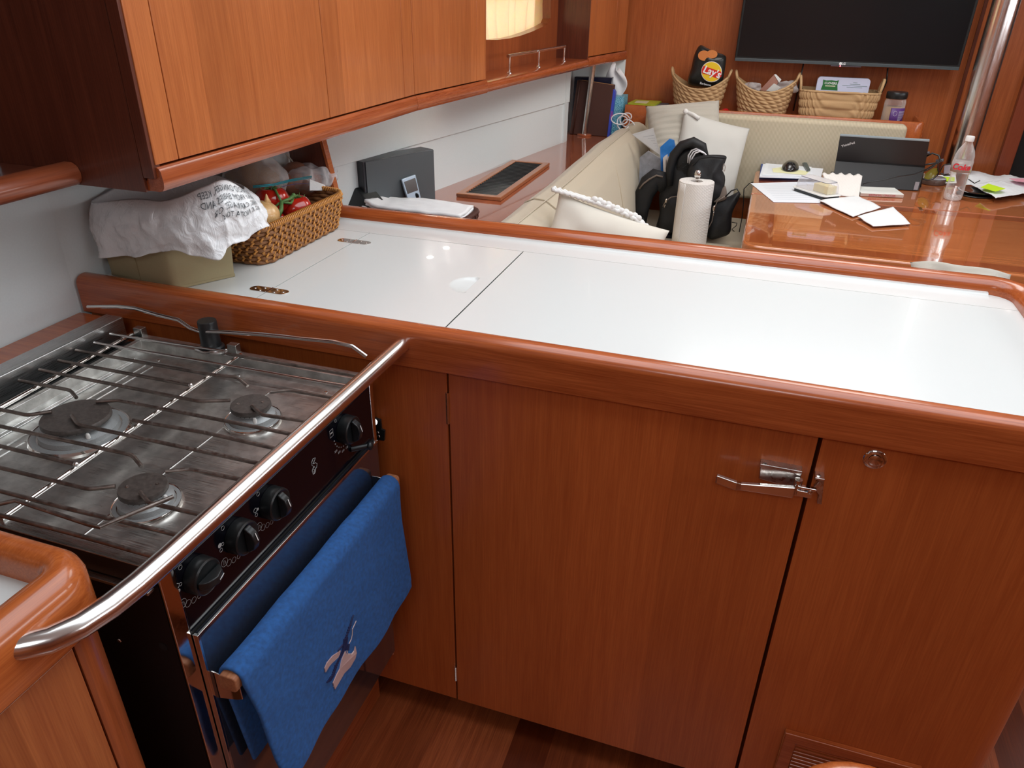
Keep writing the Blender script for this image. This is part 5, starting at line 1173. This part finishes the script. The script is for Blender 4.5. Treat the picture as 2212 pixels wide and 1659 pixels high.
# butter dish
bd = thing('butter_dish', 'clear lidded butter dish with black base on the table', 'butter dish', on(1762, 418))
b4 = [on(1713, 414, .001), on(1782, 437, .001), on(1814, 431, .001), on(1744, 402, .001)]
cb_ = sum(b4, V((0, 0, 0)))/4; exd = (b4[1]-b4[0]); L_ = exd.length; wd_ = .085; Fd = frame(V((cb_.x, cb_.y, TZ+.0022)), exd, V((0, 1, 0)))
def rb_(w, d, r, z0, z1, mat, nm, par, bev=.002): return obj(nm, MB().prism([(a, b, z0) for a, b in rrect(-w/2, w/2, -d/2, d/2, r)], (0, 0, 0), (0, 0, z1-z0)).xf(Fd), mat, par, bev)
rb_(L_*.98, wd_*.92, .012, 0, .010, M_bplast, 'base', bd); rb_(L_*1.04, wd_, .014, .0102, .0155, plain('white_tray', (.85, .85, .83), .3), 'tray', bd)
M_clear = glass('clear_acrylic', (.97, .97, 1), .03, .10)
Lw, Ld = L_*.94, wd_*.8
def dome(a, b):
    w, d = Lw/2*(1-.12*b**3), Ld/2*(1-.2*b**3); P = rrect(-w, w, -d, d, .012); p = P[int(round(a*len(P))) % len(P)]; return Fd @ V((p[0], p[1], .0158+.040*b))
n_ = len(rrect(-1, 1, -1, 1, .1)); m = MB().grid(dome, n_, 6, cu=True); m.prism([Fd @ V((a, b, .0558)) for a, b in rrect(-Lw*.44, Lw*.44, -Ld*.40, Ld*.40, .012)], (0, 0, 0), (0, 0, .0008)); obj('lid', m, M_clear, bd, smooth=35)
obj('butter', MB().box(-.0, .072, -.020, .020, .016, .044).xf(Fd @ Matrix.Translation(V((.0, 0, 0)))), plain('butter_yellow', (.85, .72, .36), .4, .1, 60, .08, sub=.1), bd, .002)
obj('lid_rim', MB().tube([Fd @ V((a, b, .0555)) for a, b in rrect(-Lw*.44, Lw*.44, -Ld*.40, Ld*.40, .012)], .001, 6, closed=True), plain('smoky_edge', (.15, .15, .2), .1), bd, smooth=True)
# paper towels / napkins
M_nap = plain('table_napkin', (.85, .88, .90), .85, .5, 130, .04)
flatq('napkin', [(1768, 436), (1852, 424), (1902, 450), (1842, 470)], .003, .002, M_nap, 'white napkin beside the butter dish lying under the corner of another', 'napkin', None, 0, .004)
flatq('napkin', [(1852, 470), (1929, 448), (1966, 485), (1886, 490)], .006, .002, M_nap, 'white napkin nearest to the table edge', 'napkin', None, 0, .003)
q = [at(1776, 375, y=3.05), at(1863, 377, y=3.05), at(1855, 430, z=TZ+.002), at(1795, 418, z=TZ+.002)]
o = tag(obj('paper_towel_sheet', MB().grid(lambda a, b: q[0].lerp(q[1], a).lerp(q[3].lerp(q[2], a), b)+V((0, .006*sin(a*5+b*4), .004*sin(a*30)*(b < .05))), 24, 16), M_ptw, None, smooth=True, solid=.0012), 'white paper towel sheet propped upright before the tablet computer', 'paper towel')
# small book with red lettering
q = [on(1858, 424, .001), on(1951, 428, .001)]; d_ = (q[1]-q[0]); n_ = V((-d_.y, d_.x, 0)).normalized(); 
bk = tag(obj('small_book', MB().hexa([q[0], q[1], q[1]+n_*.10, q[0]+n_*.10], [k+UP*.014 for k in (q[0], q[1], q[1]+n_*.10, q[0]+n_*.10)]), plain('white_book', (.88, .90, .86), .4), None, .002), 'small white book with red spine lettering before the tablet computer', 'book')
FB = frame((q[0]+q[1])/2+UP*.007-n_*.0006, d_, UP)
obj('spine', MB().hexa([q[0]-n_*.0003+UP*.0015, q[1]-n_*.0003+UP*.0015, q[1]+n_*.001+UP*.0015, q[0]+n_*.001+UP*.0015], [q[0]-n_*.0003+UP*.0105, q[1]-n_*.0003+UP*.0105, q[1]+n_*.001+UP*.0105, q[0]+n_*.001+UP*.0105]), plain('beige_spine', (.60, .48, .42), .5), bk)
text('spine_title', 'SECOND THUNDER', FB @ Matrix.Rotation(pi, 4, 'Z') @ Matrix.Translation(V((0, 0, .0003))), .0105, plain('red_print', (.55, .06, .10), .5), bk, sx=1.0)
# tablet computer with kickstand
def hexq(f, d): return MB().hexa(f, [k+d for k in f]) 
T1, T2 = at(1815, 292, y=3.10), at(2008, 304, y=3.10); H1, H2 = at(1806, 346, y=3.135), at(1998, 360, y=3.135); B1_, B2_ = at(1797, 402, z=TZ+.002), at(1984, 412, z=TZ+.002)
sl = (H1-T1); S1 = T1+sl*((TZ+.003-T1.z)/sl.z); S2 = T2+(H2-T2)*((TZ+.003-T2.z)/(H2-T2).z)
M_lap = plain('matt_black_tablet', (.022, .022, .024), .45, .05, 300, .1); nT = (T2-T1).cross(S1-T1).normalized(); nT = nT if nT.y > 0 else -nT
lp = thing('tablet_computer', 'black tablet computer standing open on its kickstand', 'tablet computer', (B1_+B2_)/2)
obj('screen_body', MB().hexa([S1, S2, T2, T1], [k+nT*.008 for k in (S1, S2, T2, T1)]), M_lap, lp, .0015)
obj('top_edge', MB().hexa([T1+V((0, -.0008, -.003)), T2+V((0, -.0008, -.003)), T2+V((0, -.0008, .001)), T1+V((0, -.0008, .001))], [k+nT*.0085 for k in (T1+V((0, -.0008, -.003)), T2+V((0, -.0008, -.003)), T2+V((0, -.0008, .001)), T1+V((0, -.0008, .001)))]), plain('grey_bezel', (.28, .33, .36), .3), lp)
B1_.z = B2_.z = TZ+.002; obj('kickstand', MB().hexa([B1_, B2_, H2-nT*.002, H1-nT*.002], [k+V((0, .003, .001)) for k in (B1_, B2_, H2-nT*.002, H1-nT*.002)]), M_lap, lp, .0008)
obj('hinge_line', MB().tube([H1-nT*.0028, H2-nT*.0028], .0014, 6), M_black, lp, smooth=True)
obj('keyboard', MB().hexa([S1+V((0, .01, -.001)), S2+V((0, .01, -.001)), S2+V((0, .15, -.001)), S1+V((0, .15, -.001))], [k+UP*.006 for k in (S1+V((0, .01, -.001)), S2+V((0, .01, -.001)), S2+V((0, .15, -.001)), S1+V((0, .15, -.001)))]), M_lap, lp, .001)
FT = frame(at(1830, 312, y=3.098)-nT*.003, (T2-T1).lerp(T1-S1, .28), (T1-S1)); p_ = at(1832, 312, y=3.105)
d0 = RC @ V(((1832-W/2)/F, -(312-H/2)/F, -1)); s_ = (T1-CAM).dot(nT)/d0.dot(nT); p_ = CAM+d0*s_
ft = frame(p_-nT*.0006, (T2-T1).normalized()+(T1-S1).normalized()*.45, (T1-S1)); text('maker_name', 'ThinkPad', ft, .0125, plain('silver_print', (.75, .75, .75), .3), lp, bold=.0002)
obj('label_sticker', MB().prism([B2_.lerp(H2, .05)+(H1-H2)*.06-nT*.004, B2_.lerp(H2, .05)+(H1-H2)*.015-nT*.004, B2_.lerp(H2, .38)+(H1-H2)*.015-nT*.004, B2_.lerp(H2, .38)+(H1-H2)*.06-nT*.004], (0, 0, 0), tuple(-nT*.0006)), plain('grey_sticker', (.3, .28, .3), .5), lp)
cbl = tag(obj('power_cable', MB().tube([at(1996, 340, y=3.14), at(2014, 331, y=3.14), at(2028, 336, y=3.13), at(2032, 348, y=3.12), at(2024, 352, y=3.11), at(1998, 356, y=3.10)], .0035, 8).tube([at(2028, 350, y=3.1), at(2000, 366, y=3.05), at(1975, 376, y=3.02), at(1940, 381, y=3.0), at(1905, 390, y=2.985), at(1880, 393, y=2.985), at(1864, 398, y=2.98)], .0022, 8), M_bplast, None, smooth=True), 'black cable looping from the right edge of the tablet computer', 'cable')
for u, v in ((2000, 331), (2030, 347)): obj('plug', MB().tube([at(u-8, v+1, y=3.14), at(u+8, v-1, y=3.13)], .0055, 8), plain('plug_grey', (.1, .1, .12), .4) if 'plug_grey' not in bpy.data.materials else bpy.data.materials['plug_grey'], cbl, smooth=True)
# loose thin cable down the left table edge
tag(obj('thin_cable', MB().tube([at(u, v, y=3.1) for u, v in ((1640, 388), (1618, 397), (1607, 408), (1606, 440), (1603, 470), (1597, 500), (1596, 512), (1589, 503), (1581, 495), (1590, 488), (1592, 482), (1581, 480))], .0018, 6), M_bplast, None, smooth=True), 'thin black cable hanging down at the left end of the table', 'cable')
# clear soda bottle
c = on(2056, 431); M_pet = glass('clear_pet', (1, 1, 1), .03, .08)
bo = thing('soda_bottle', 'empty clear soda bottle with white cap on the table', 'bottle', c); bh = .222; tz_ = c.z
prof = [(0, .004), (.012, .003), (.022, .0), (.029, .004), (.0305, .015), (.031, .04), (.0295, .06), (.0275, .075), (.028, .085), (.0315, .095), (.0325, .10), (.0325, .138), (.0315, .143), (.031, .155), (.026, .172), (.018, .187), (.0125, .197), (.0120, .203), (.0135, .205)]
def petal(p): return p
obj('bottle_body', MB().lathe([(r, z+.0005) for r, z in prof], c, 40), M_pet, bo, smooth=True)
m = MB()
for k in range(5): a = 2*pi*k/5; m.ball(c+V((.019*cos(a), .019*sin(a), .010)), (.010, .010, .009), 14, 8)
obj('base_petals', m, M_pet, bo, smooth=True)
obj('cap', MB().lathe([(.0140, .204), (.0142, .2175), (.0125, .2205), (0, .2205)], c, 28), plain('white_cap', (.82, .84, .84), .35), bo, smooth=40)
lb_ = obj('label_band', MB().lathe([(.0331, .101), (.0331, .137)], c, 40), glass('smoky_label', (.62, .55, .53), .3, .45), bo, smooth=True)
c2 = bpy.data.curves.new('t', 'FONT'); c2.body = 'Coke'; c2.size = .028; c2.align_x = 'CENTER'; c2.align_y = 'CENTER'; c2.offset = .0008; c2.shear = .15; t_o = bpy.data.objects.new('tmp', c2); COL.objects.link(t_o); bpy.context.view_layer.update()
me = bpy.data.meshes.new_from_object(t_o.evaluated_get(bpy.context.evaluated_depsgraph_get())); bpy.data.objects.remove(t_o)
th0 = atan2(CAM.y-c.y, CAM.x-c.x); mb = MB().add([c+V((.0338*cos(th0+k.co.x/.0338), .0338*sin(th0+k.co.x/.0338), .119+k.co.y)) for k in me.vertices], [list(p.vertices) for p in me.polygons])
obj('label_lettering', mb, plain('soda_red', (.75, .02, .04), .5), lb_)
# round tin and black lids
def disc(u, v, r, h, z0, mat, name, label, cat, prof=None):
    c = on(u, v); return tag(obj(name, MB().lathe(prof or [(r*.96, z0), (r, z0+.002), (r, z0+h-.002), (r*.97, z0+h), (0, z0+h)], (c.x, c.y, TZ+.0005), 40), mat, None, smooth=40), label, cat)
d1 = disc(2012, 396, .048, .020, 0, plain('brown_tin', (.11, .065, .05), .35, coat=.2), 'round_tin', 'round brown tin left of the soda bottle', 'tin')
c = on(2012, 396); obj('tin_lid', MB().lathe([(.046, .0208), (.047, .0225), (.044, .024), (0, .0242)], (c.x, c.y, TZ), 40), plain('grey_tin_lid', (.30, .32, .36), .2, coat=.3), d1, smooth=40)
dsc = thing('black_coaster', 'black round lid lying right of the soda bottle', 'lid', on(2107, 422))
c = on(2106, 421); Rt = Matrix.Rotation(.06, 3, 'Y')
obj('lower_disc', MB().lathe([(.058, .0008), (.062, .003), (.060, .005), (0, .005)], (c.x, c.y, TZ), 40), M_bplast, dsc, smooth=40)
obj('upper_disc', MB().lathe([(.02, .006), (.063, .012), (.066, .0155), (.062, .017), (.05, .0155), (0, .015)], (c.x+.004, c.y+.01, TZ), 40), M_mouse, dsc, smooth=40)
# sunglasses and clear glasses
M_lens = plain('olive_lens', (.28, .26, .04), .08, 0, 1, 0, coat=.6); sg = thing('sunglasses', 'dark framed sunglasses with olive lenses behind the tin', 'glasses', on(2030, 392))
ys = 3.17
def lens(px, mat, par, nm, y=ys): return obj(nm, MB().prism([at(u, v, y=y) for u, v in px], (0, 0, 0), (.004, .002, 0)), mat, par, .0008)
lens([(1995, 385), (2000, 374), (2013, 364), (2024, 363), (2025, 372), (2017, 383), (2005, 388)], M_lens, sg, 'lens')
obj('frame', MB().tube([at(u, v, y=ys-.003) for u, v in ((1988, 372), (2002, 368), (2016, 360), (2026, 352), (2026, 366), (2028, 376), (2016, 387), (2002, 390), (1993, 386))], .002, 6), M_bplast, sg, smooth=True)
lens([(1985, 388), (1985, 377), (1992, 374), (1997, 375), (1992, 384)], plain('cream_lens', (.75, .72, .55), .15), sg, 'lens', ys+.01)
cg = thing('reading_glasses', 'clear plastic reading glasses beside the soda bottle', 'glasses', on(2045, 385))
lens([(2038, 376), (2040, 358), (2052, 356), (2053, 374)], glass('clear_lens', (.85, .82, .9), .1, .35), cg, 'lens', 3.2)
obj('frame', MB().tube([at(u, v, y=3.19) for u, v in ((2030, 372), (2036, 360), (2040, 356), (2054, 354))], .002, 6).tube([at(u, v, y=3.19) for u, v in ((2032, 374), (2040, 379), (2053, 378))], .0025, 6), M_bplast, cg, smooth=True)
obj('temple', MB().tube([at(u, v, y=3.12) for u, v in ((2092, 387), (2105, 396), (2117, 390))], .0018, 6), M_bplast, cg, smooth=True)
# crumpled papers at the right
def crump(px, h, amp, mat, label, cat, name):
    P = [on(u, v, h) for u, v in px]; TL, TR, BR, BL = P
    m = MB().grid(lambda a, b: TL.lerp(TR, a).lerp(BL.lerp(BR, a), b)+UP*(amp*(.5+noise.noise(V((a*3, b*3, h*50))))+amp*.5*abs(noise.noise(V((a*9, b*9, 1))))), 30, 30); return tag(obj(name, m, mat, None, smooth=True, solid=.0012), label, cat)
crump([(2095, 372), (2215, 388), (2235, 428), (2085, 402)], .006, .010, M_white2, 'crumpled pale blue white papers at the right of the table', 'paper', 'crumpled_papers')
crump([(2096, 400), (2160, 392), (2240, 415), (2150, 430)], .018, .006, M_white2, 'crumpled white sheet behind the black lid', 'paper', 'crumpled_sheet')
M_neon = plain('neon_note', (.62, .92, .02), .7); 
flatq('sticky_note', [(2015, 381), (2062, 383), (2062, 391), (2012, 392)], .014, .0008, M_neon, 'neon green sticky note between the glasses and the bottle', 'note')
flatq('sticky_note', [(2118, 405), (2135, 397), (2172, 408), (2150, 414)], .034, .0008, M_neon, 'neon green sticky note on the crumpled papers', 'note')
flatq('pink_sheet', [(2180, 386), (2230, 386), (2240, 396), (2195, 392)], .028, .001, plain('pink_paper', (.85, .40, .50), .7), 'pink paper corner at the far right of the table', 'paper')
flatq('white_slip', [(2012, 380), (2064, 378), (2066, 396), (2008, 396)], .008, .002, M_white2, 'white slip under the neon green note', 'paper')
# ================================================================== television
tv = thing('television', 'large black flat television mounted on the cherry bulkhead', 'television', (.25, 3.52, 1.19))
a_, b2_ = at(1587, 132, y=3.5), at(2071, 152, y=3.5); tx0, tx1 = a_.x-.002, b2_.x+.001; tz0 = 1.192
obj('housing', MB().box(tx0, tx1, 3.5, 3.54, tz0, tz0+.52), M_bplast, tv, .004)
M_tv, nt_, b_ = base('tv_screen'); b_.inputs['Base Color'].default_value = (.008, .011, .013, 1); setp(b_, rough=.12, spec=.6)
obj('screen', MB().box(tx0+.01, tx1-.01, 3.4988, 3.501, tz0+.018, tz0+.51), M_tv, tv)
obj('lower_bezel', MB().box(tx0+.002, tx1-.002, 3.497, 3.501, tz0+.0, tz0+.012), plain('grey_bezel2', (.07, .09, .10), .25, coat=.3), tv, .001)
p_ = at(1821, 139, y=3.496)
text('maker_logo', 'LG', frame((p_.x+.002, 3.4955, tz0+.006), (1, 0, 0), (0, 0, 1)), .012, plain('logo_white', (.9, .92, .95), .4), tv, bold=.0003)
obj('logo_disc', MB().lathe([(.0055, 0), (.0045, .0006)], (p_.x-.010, 3.4965, tz0+.006), 16, RY), plain('logo_white2', (.85, .87, .9), .4), tv)
M_led, nt_, b_ = base('standby_red'); b_.inputs['Emission Color'].default_value = (1, .05, .12, 1); b_.inputs['Emission Strength'].default_value = 1.5
obj('sensor_bar', MB().box(p_.x-.045, p_.x+.07, 3.499, 3.52, tz0-.005, tz0-.0005), plain('bar_grey', (.10, .08, .10), .3), tv, .001)
obj('standby_light', MB().ball((p_.x-.009, 3.497, tz0-.003), .0028, 10, 8), M_led, tv, smooth=True)
obj('wall_bracket', MB().box(.1, .4, 3.545, YB-.001, 1.3, 1.6), M_black, tv)
tag(obj('tv_cable', MB().tube([(.105, 3.53, 1.192), (.103, 3.55, 1.1), (.1, 3.56, 1.0)], .003, 6), M_bplast, None, smooth=True), 'thin black cable hanging down between the middle and the rectangular basket', 'cable')
tag(obj('tv_cable', MB().tube([(.43, 3.55, 1.185), (.44, 3.57, 1.13), (.425, 3.58, 1.06)], .003, 6), M_bplast, None, smooth=True), 'thin black cable hanging down behind the nut jar', 'cable')
# ================================================================== baskets on the rear shelf
M_sea = plain('seagrass', (.66, .42, .21), .75, .3, 300, .35); BZ = .962
def seagrass(name, label, x0, x1, yc, dy, ztop, dip, rows, n, rect=False):
    t = thing(name, label, 'basket', ((x0+x1)/2, yc, BZ), 'woven seagrass baskets'); w = (x1-x0)/2; cx = (x0+x1)/2
    ex = 2.2 if not rect else 7
    def f(a, b, off=0):
        th_ = 2*pi*a; c_, s_ = cos(th_), sin(th_); X = abs(c_)**(2/ex)*(1 if c_ > 0 else -1); Y = abs(s_)**(2/ex)*(1 if s_ > 0 else -1)
        k = .70+.30*min(1, b*1.0)**.7 if not rect else .88+.12*b
        top = ztop-BZ-dip*(1-abs(X)**2.2); z = top*b
        r_ = b*rows; fr_ = r_-int(r_); ph = (int(r_) % 2)*.5
        if rect: d = .0055*abs(sin(pi*(a*n+ph)))*abs(sin(pi*fr_))**.5+.0015*sin(2*pi*(a*n*2+fr_))
        else: d = .0055*abs(sin(pi*(a*n+fr_*.8+ph)))*sin(pi*fr_)**.5
        return V((cx+X*(w*k+d+off), yc+Y*(dy*k+d+off), BZ+z))
    obj('woven_wall', MB().grid(lambda a, b: f(a, min(b, .9999)), 340, rows*8+1, cu=True), M_sea, t, smooth=True)
    obj('inner_wall', MB().grid(lambda a, b: f(a, min(b, .999), -.008), 60, 8, cu=True), M_sea, t, smooth=True)
    obj('bottom', MB().prism([f(k/30, .02, -.006) for k in range(30)], (0, 0, 0), (0, 0, .003)), M_sea, t)
    obj('rim', MB().tube([f(k/120, .9999)+UP*(.001*(k % 2)) for k in range(120)], .0045, 8, closed=True), M_sea, t, smooth=True)
    for s in (-1, 1):
        zt_ = ztop+(.0 if not rect else 0); x = cx+s*w
        obj('handle', MB().tube([(x-s*.003, yc-.035, zt_-.012), (x+s*.004, yc-.03, zt_+.03), (x+s*.008, yc-.012, zt_+.05), (x+s*.008, yc+.012, zt_+.05), (x+s*.004, yc+.03, zt_+.03), (x-s*.003, yc+.035, zt_-.012)] if rect else [(x-s*.002, yc-.02, zt_-.006), (x+s*.006, yc-.014, zt_+.018), (x+s*.008, yc, zt_+.026), (x+s*.006, yc+.014, zt_+.018), (x-s*.002, yc+.02, zt_-.006)], .0055, 8), M_sea, t, smooth=True)
    return t
seagrass('seagrass_basket', 'round woven seagrass basket holding the black chip bag', -.424, -.188, 3.535, .072, 1.125, .050, 7, 24)
seagrass('seagrass_basket', 'round woven seagrass basket with packets, middle one under the television', -.152, .090, 3.535, .072, 1.125, .048, 7, 24)
seagrass('seagrass_basket', 'rectangular woven seagrass basket with white tub lid inside', .112, .418, 3.535, .072, 1.092, .0, 4, 34, True)
# chip bag
M_chip = plain('black_foil', (.02, .024, .024), .3, .3, 60, .3)
cbg = thing('chip_bag', 'black foil chip bag with round yellow and red logo', 'snack bag', (-.29, 3.53, 1.03))
q = [(1497, 185), (1486, 175), (1494, 145), (1500, 118), (1512, 98), (1528, 104), (1545, 112), (1566, 120), (1568, 135), (1560, 180), (1552, 190)]
yq = 3.52
obj('foil_bag', puffy(q, yq, .03, .035, amp=.006), M_chip, cbg, smooth=True)
def spot(px, y, th, mat, nm, par): return obj(nm, MB().prism([at(u, v, y=y) for u, v in px], (0, 0, 0), (0, -th, 0)), mat, par, .0004)
M_chipo = plain('chip_orange', (.80, .28, .08), .35, .3, 200, .3); yy = yq-.036
ell = lambda u, v, a, b, n=24, t=0, p0=0, p1=2*pi: [(u+a*cos(p0+(p1-p0)*k/n), v+b*sin(p0+(p1-p0)*k/n)) for k in range(n)]
spot(ell(1521, 120, 13, 11), yy+.008, .006, M_chipo, 'chip_picture', cbg); spot(ell(1538, 117, 12, 9), yy+.008, .0065, M_chipo, 'chip_picture', cbg)
lg = spot(ell(1537, 155, 22.5, 22.5), yy-.0, .002, plain('logo_white_ring', (.85, .8, .75), .4), 'logo_ring', cbg)
spot(ell(1537, 155, 21, 21), yy-.0021, .001, plain('logo_yellow', (.90, .62, .03), .35), 'logo_yellow', lg)
spot([(1516, 150), (1520, 142), (1540, 149), (1558, 155), (1558, 166), (1550, 170), (1530, 162), (1516, 158)], yy-.0033, .0008, plain('logo_red', (.72, .03, .02), .35), 'logo_band', lg)
p_ = at(1538, 156, y=yy-.0045); xa = (at(1560, 164, y=yy-.0045)-at(1517, 148, y=yy-.0045)); text('logo_text', "Lay's", frame(p_, xa, (.2, 0, 1)), .040, bpy.data.materials['logo_white'], lg, bold=.0010, shear=.1, depth=.0005)
p_ = at(1524, 182, y=yy+.004); text('flavour_text', 'Barbecue', frame(p_, (1, 0, -.15), (0, 0, 1)), .013, bpy.data.materials['logo_white'], cbg)
# packets in the middle basket
def pk(px, y, mat, label, cat, nm, th=.02, bev=.001): return tag(obj(nm, MB().prism([at(u, v, y=y) for u, v in px], (0, 0, 0), (.004, th, 0)), mat, None, bev), label, cat)
o = pk([(1641, 195), (1672, 161), (1683, 170), (1672, 200)], 3.52, plain('brown_carton', (.42, .20, .15), .5, 0, 1, .1), 'small brown and white carton leaning in the middle seagrass basket', 'carton', 'carton')
spot([(1672, 161), (1676, 160), (1688, 172), (1683, 179)], 3.519, .001, bpy.data.materials['white_cap'], 'carton_label', o); spot([(1655, 196), (1672, 180), (1686, 188), (1685, 200)], 3.519, .001, plain('carton_white', (.7, .7, .68), .5), 'carton_label', o)
c = at(1700, 188, y=3.54); tag(obj('clear_packet', lump(c, (.045, .03, .024), 40, .5), glass('clear_packet_film', (.8, .75, .75), .1, .3), None, smooth=True), 'crinkled clear packet in the right of the middle seagrass basket', 'packet')
c = at(1625, 188, y=3.54); tag(obj('clear_packet', lump(c, (.04, .03, .02), 40, .5), bpy.data.materials['clear_packet_film'], None, smooth=True), 'crinkled clear packet in the left of the middle seagrass basket', 'packet')
# tub lid in the rectangular basket
yt3 = 3.535; zt_ = 1.143; xa_, xb_ = at(1766, 172, y=yt3).x, at(1881, 176, y=yt3).x
M_lav = plain('lavender_white_plastic', (.66, .70, .90), .35)
ld = tag(obj('tub', MB().prism([(a, yt3, b) for a, b in rrect(xa_, xb_, .98, zt_, .014)], (0, 0, 0), (0, .03, 0)), M_lav, None, .002), 'pale lavender plastic tub with green label in the rectangular basket', 'tub')
gl = obj('green_label', MB().prism([(xa_+a*1.0, yt3-.0003, zt_+b) for a, b in ((.022, -.010), (.034, -.0135), (.055, -.0115), (.074, -.0135), (.084, -.010), (.081, -.028), (.086, -.05), (.02, -.05), (.024, -.03))], (0, 0, 0), (0, -.0006, 0)), plain('label_green', (.03, .18, .05), .4), ld)
text('label_name', 'CLOVERS', frame((xa_+.054, yt3-.001, zt_-.024), (1, 0, 0), (0, 0, 1)), .0115, bpy.data.materials['logo_white'], gl, bold=.0003)
obj('label_bar', MB().box(xa_+.034, xa_+.074, yt3-.0013, yt3-.0008, zt_-.036, zt_-.032), plain('cream_print', (.7, .68, .5), .5), gl)
m = MB()
for k, w_ in enumerate((.008, .020, .048, .03)): m.box(xa_+.148-w_, xa_+.148+w_, yt3-.0006, yt3-.0001, zt_-.018-.006*k, zt_-.0165-.006*k)
obj('printed_lines', m, plain('green_text', (.15, .25, .25), .6), ld)
# peanut jar
jc = V((.482, 3.50, .9615)); jr = .040
jar = thing('nut_jar', 'clear jar of nuts with purple label and black lid', 'jar', jc)
obj('glass', MB().lathe([(jr*.9, .0), (jr, .004), (jr, .105), (jr*.93, .113), (jr*.9, .118)], jc, 40), glass('jar_glass', (.95, .92, .9), .03, .12), jar, smooth=40)
M_nut = plain('chopped_nuts', (.58, .36, .18), .7, .9, 160, .55); obj('nuts', MB().lathe([(0, .003), (jr*.93, .004), (jr*.93, .085), (0, .087)], jc, 32), M_nut, jar, smooth=True)
def lab(a, b, off=0): th_ = radians(-100+105*a-10); return V((jc.x+(jr+.0008+off)*cos(th_), jc.y+(jr+.0008+off)*sin(th_), jc.z+.012+.072*b))
ll = obj('label', MB().grid(lab, 24, 3), plain('purple_label', (.10, .035, .20), .45), jar, smooth=True, solid=.0006)
m = MB()
for k in range(9):
    a0, a1 = .42, .92-.04*(k % 3)-(.03*k if k > 5 else 0); b = .82-.058*k
    m.grid(lambda a, c_: lab(a0+(a1-a0)*a, b+.018*c_, .0008), 10, 2)
m.grid(lambda a, c_: lab(.12+.24*a, .06+.28*c_, .0008), 8, 2); m.tube([lab(.24+.09*cos(q), .72+.13*sin(q), .0008) for q in [2*pi*k/20 for k in range(20)]], .0006, 5, closed=True)
obj('label_print', m, plain('lilac_print', (.62, .62, .72), .5), ll)
obj('lid', MB().lathe([(jr*.97, .117), (jr*1.0, .119), (jr*1.0, .138), (jr*.95, .142), (0, .142)], jc, 40), M_bplast, jar, smooth=40)
c = at(1567, 238, y=3.49); tag(obj('red_ball', MB().ball((c.x, 3.49, BZ+.021), (.021, .02, .0205), 24, 16), plain('glossy_red', (.45, .005, .01), .15, coat=.6), None, smooth=True), 'glossy red round object between the first two seagrass baskets', 'ball')
mg = tag(obj('magazine', MB().hexa([(-.60, 3.455, .9985), (-.48, 3.455, .9985), (-.47, 3.585, .9985), (-.59, 3.585, .9985)], [(-.60, 3.455, 1.006), (-.48, 3.455, 1.006), (-.47, 3.585, 1.006), (-.59, 3.585, 1.006)]), plain('lime_cover', (.50, .55, .04), .4, 0, 1, .2), None), 'lime green magazine at the left end of the rear shelf', 'magazine')
bx2 = tag(obj('grey_booklet', MB().box(-.60, -.435, 3.45, 3.59, .9605, .998), plain('slate_cover', (.12, .12, .15), .5), None, .001), 'slate grey book under the lime green magazine', 'book')
obj('cover_picture', MB().box(-.575, -.52, 3.47, 3.55, 1.006, 1.0064), plain('cream_picture', (.7, .66, .45), .5), mg)
# ================================================================== big polished mast pillar in front of the bulkhead
ms_ = thing('mast_pillar', 'thick polished steel pillar from floor to ceiling beside the television', 'pillar', (.763, 3.46, FZ))
M_mast = steel('mirror_pillar_steel', (.90, .89, .88), .2, 'z')
obj('pillar', MB().lathe([(.047, FZ+.001), (.047, 2.0)], (.763, 3.46, 0), 48), M_mast, ms_, smooth=40)
obj('floor_ring', MB().lathe([(.07, FZ+.001), (.07, FZ+.01), (.045, FZ+.014)], (.766, 3.46, 0), 40), M_steel, ms_, smooth=40)
m = MB(); m.box(.722, .734, YB-.012, YB-.001, FZ, 2.0); m.box(.812, .820, YB-.012, YB-.001, FZ, 2.0); struct('trim_3', m, M_dark)
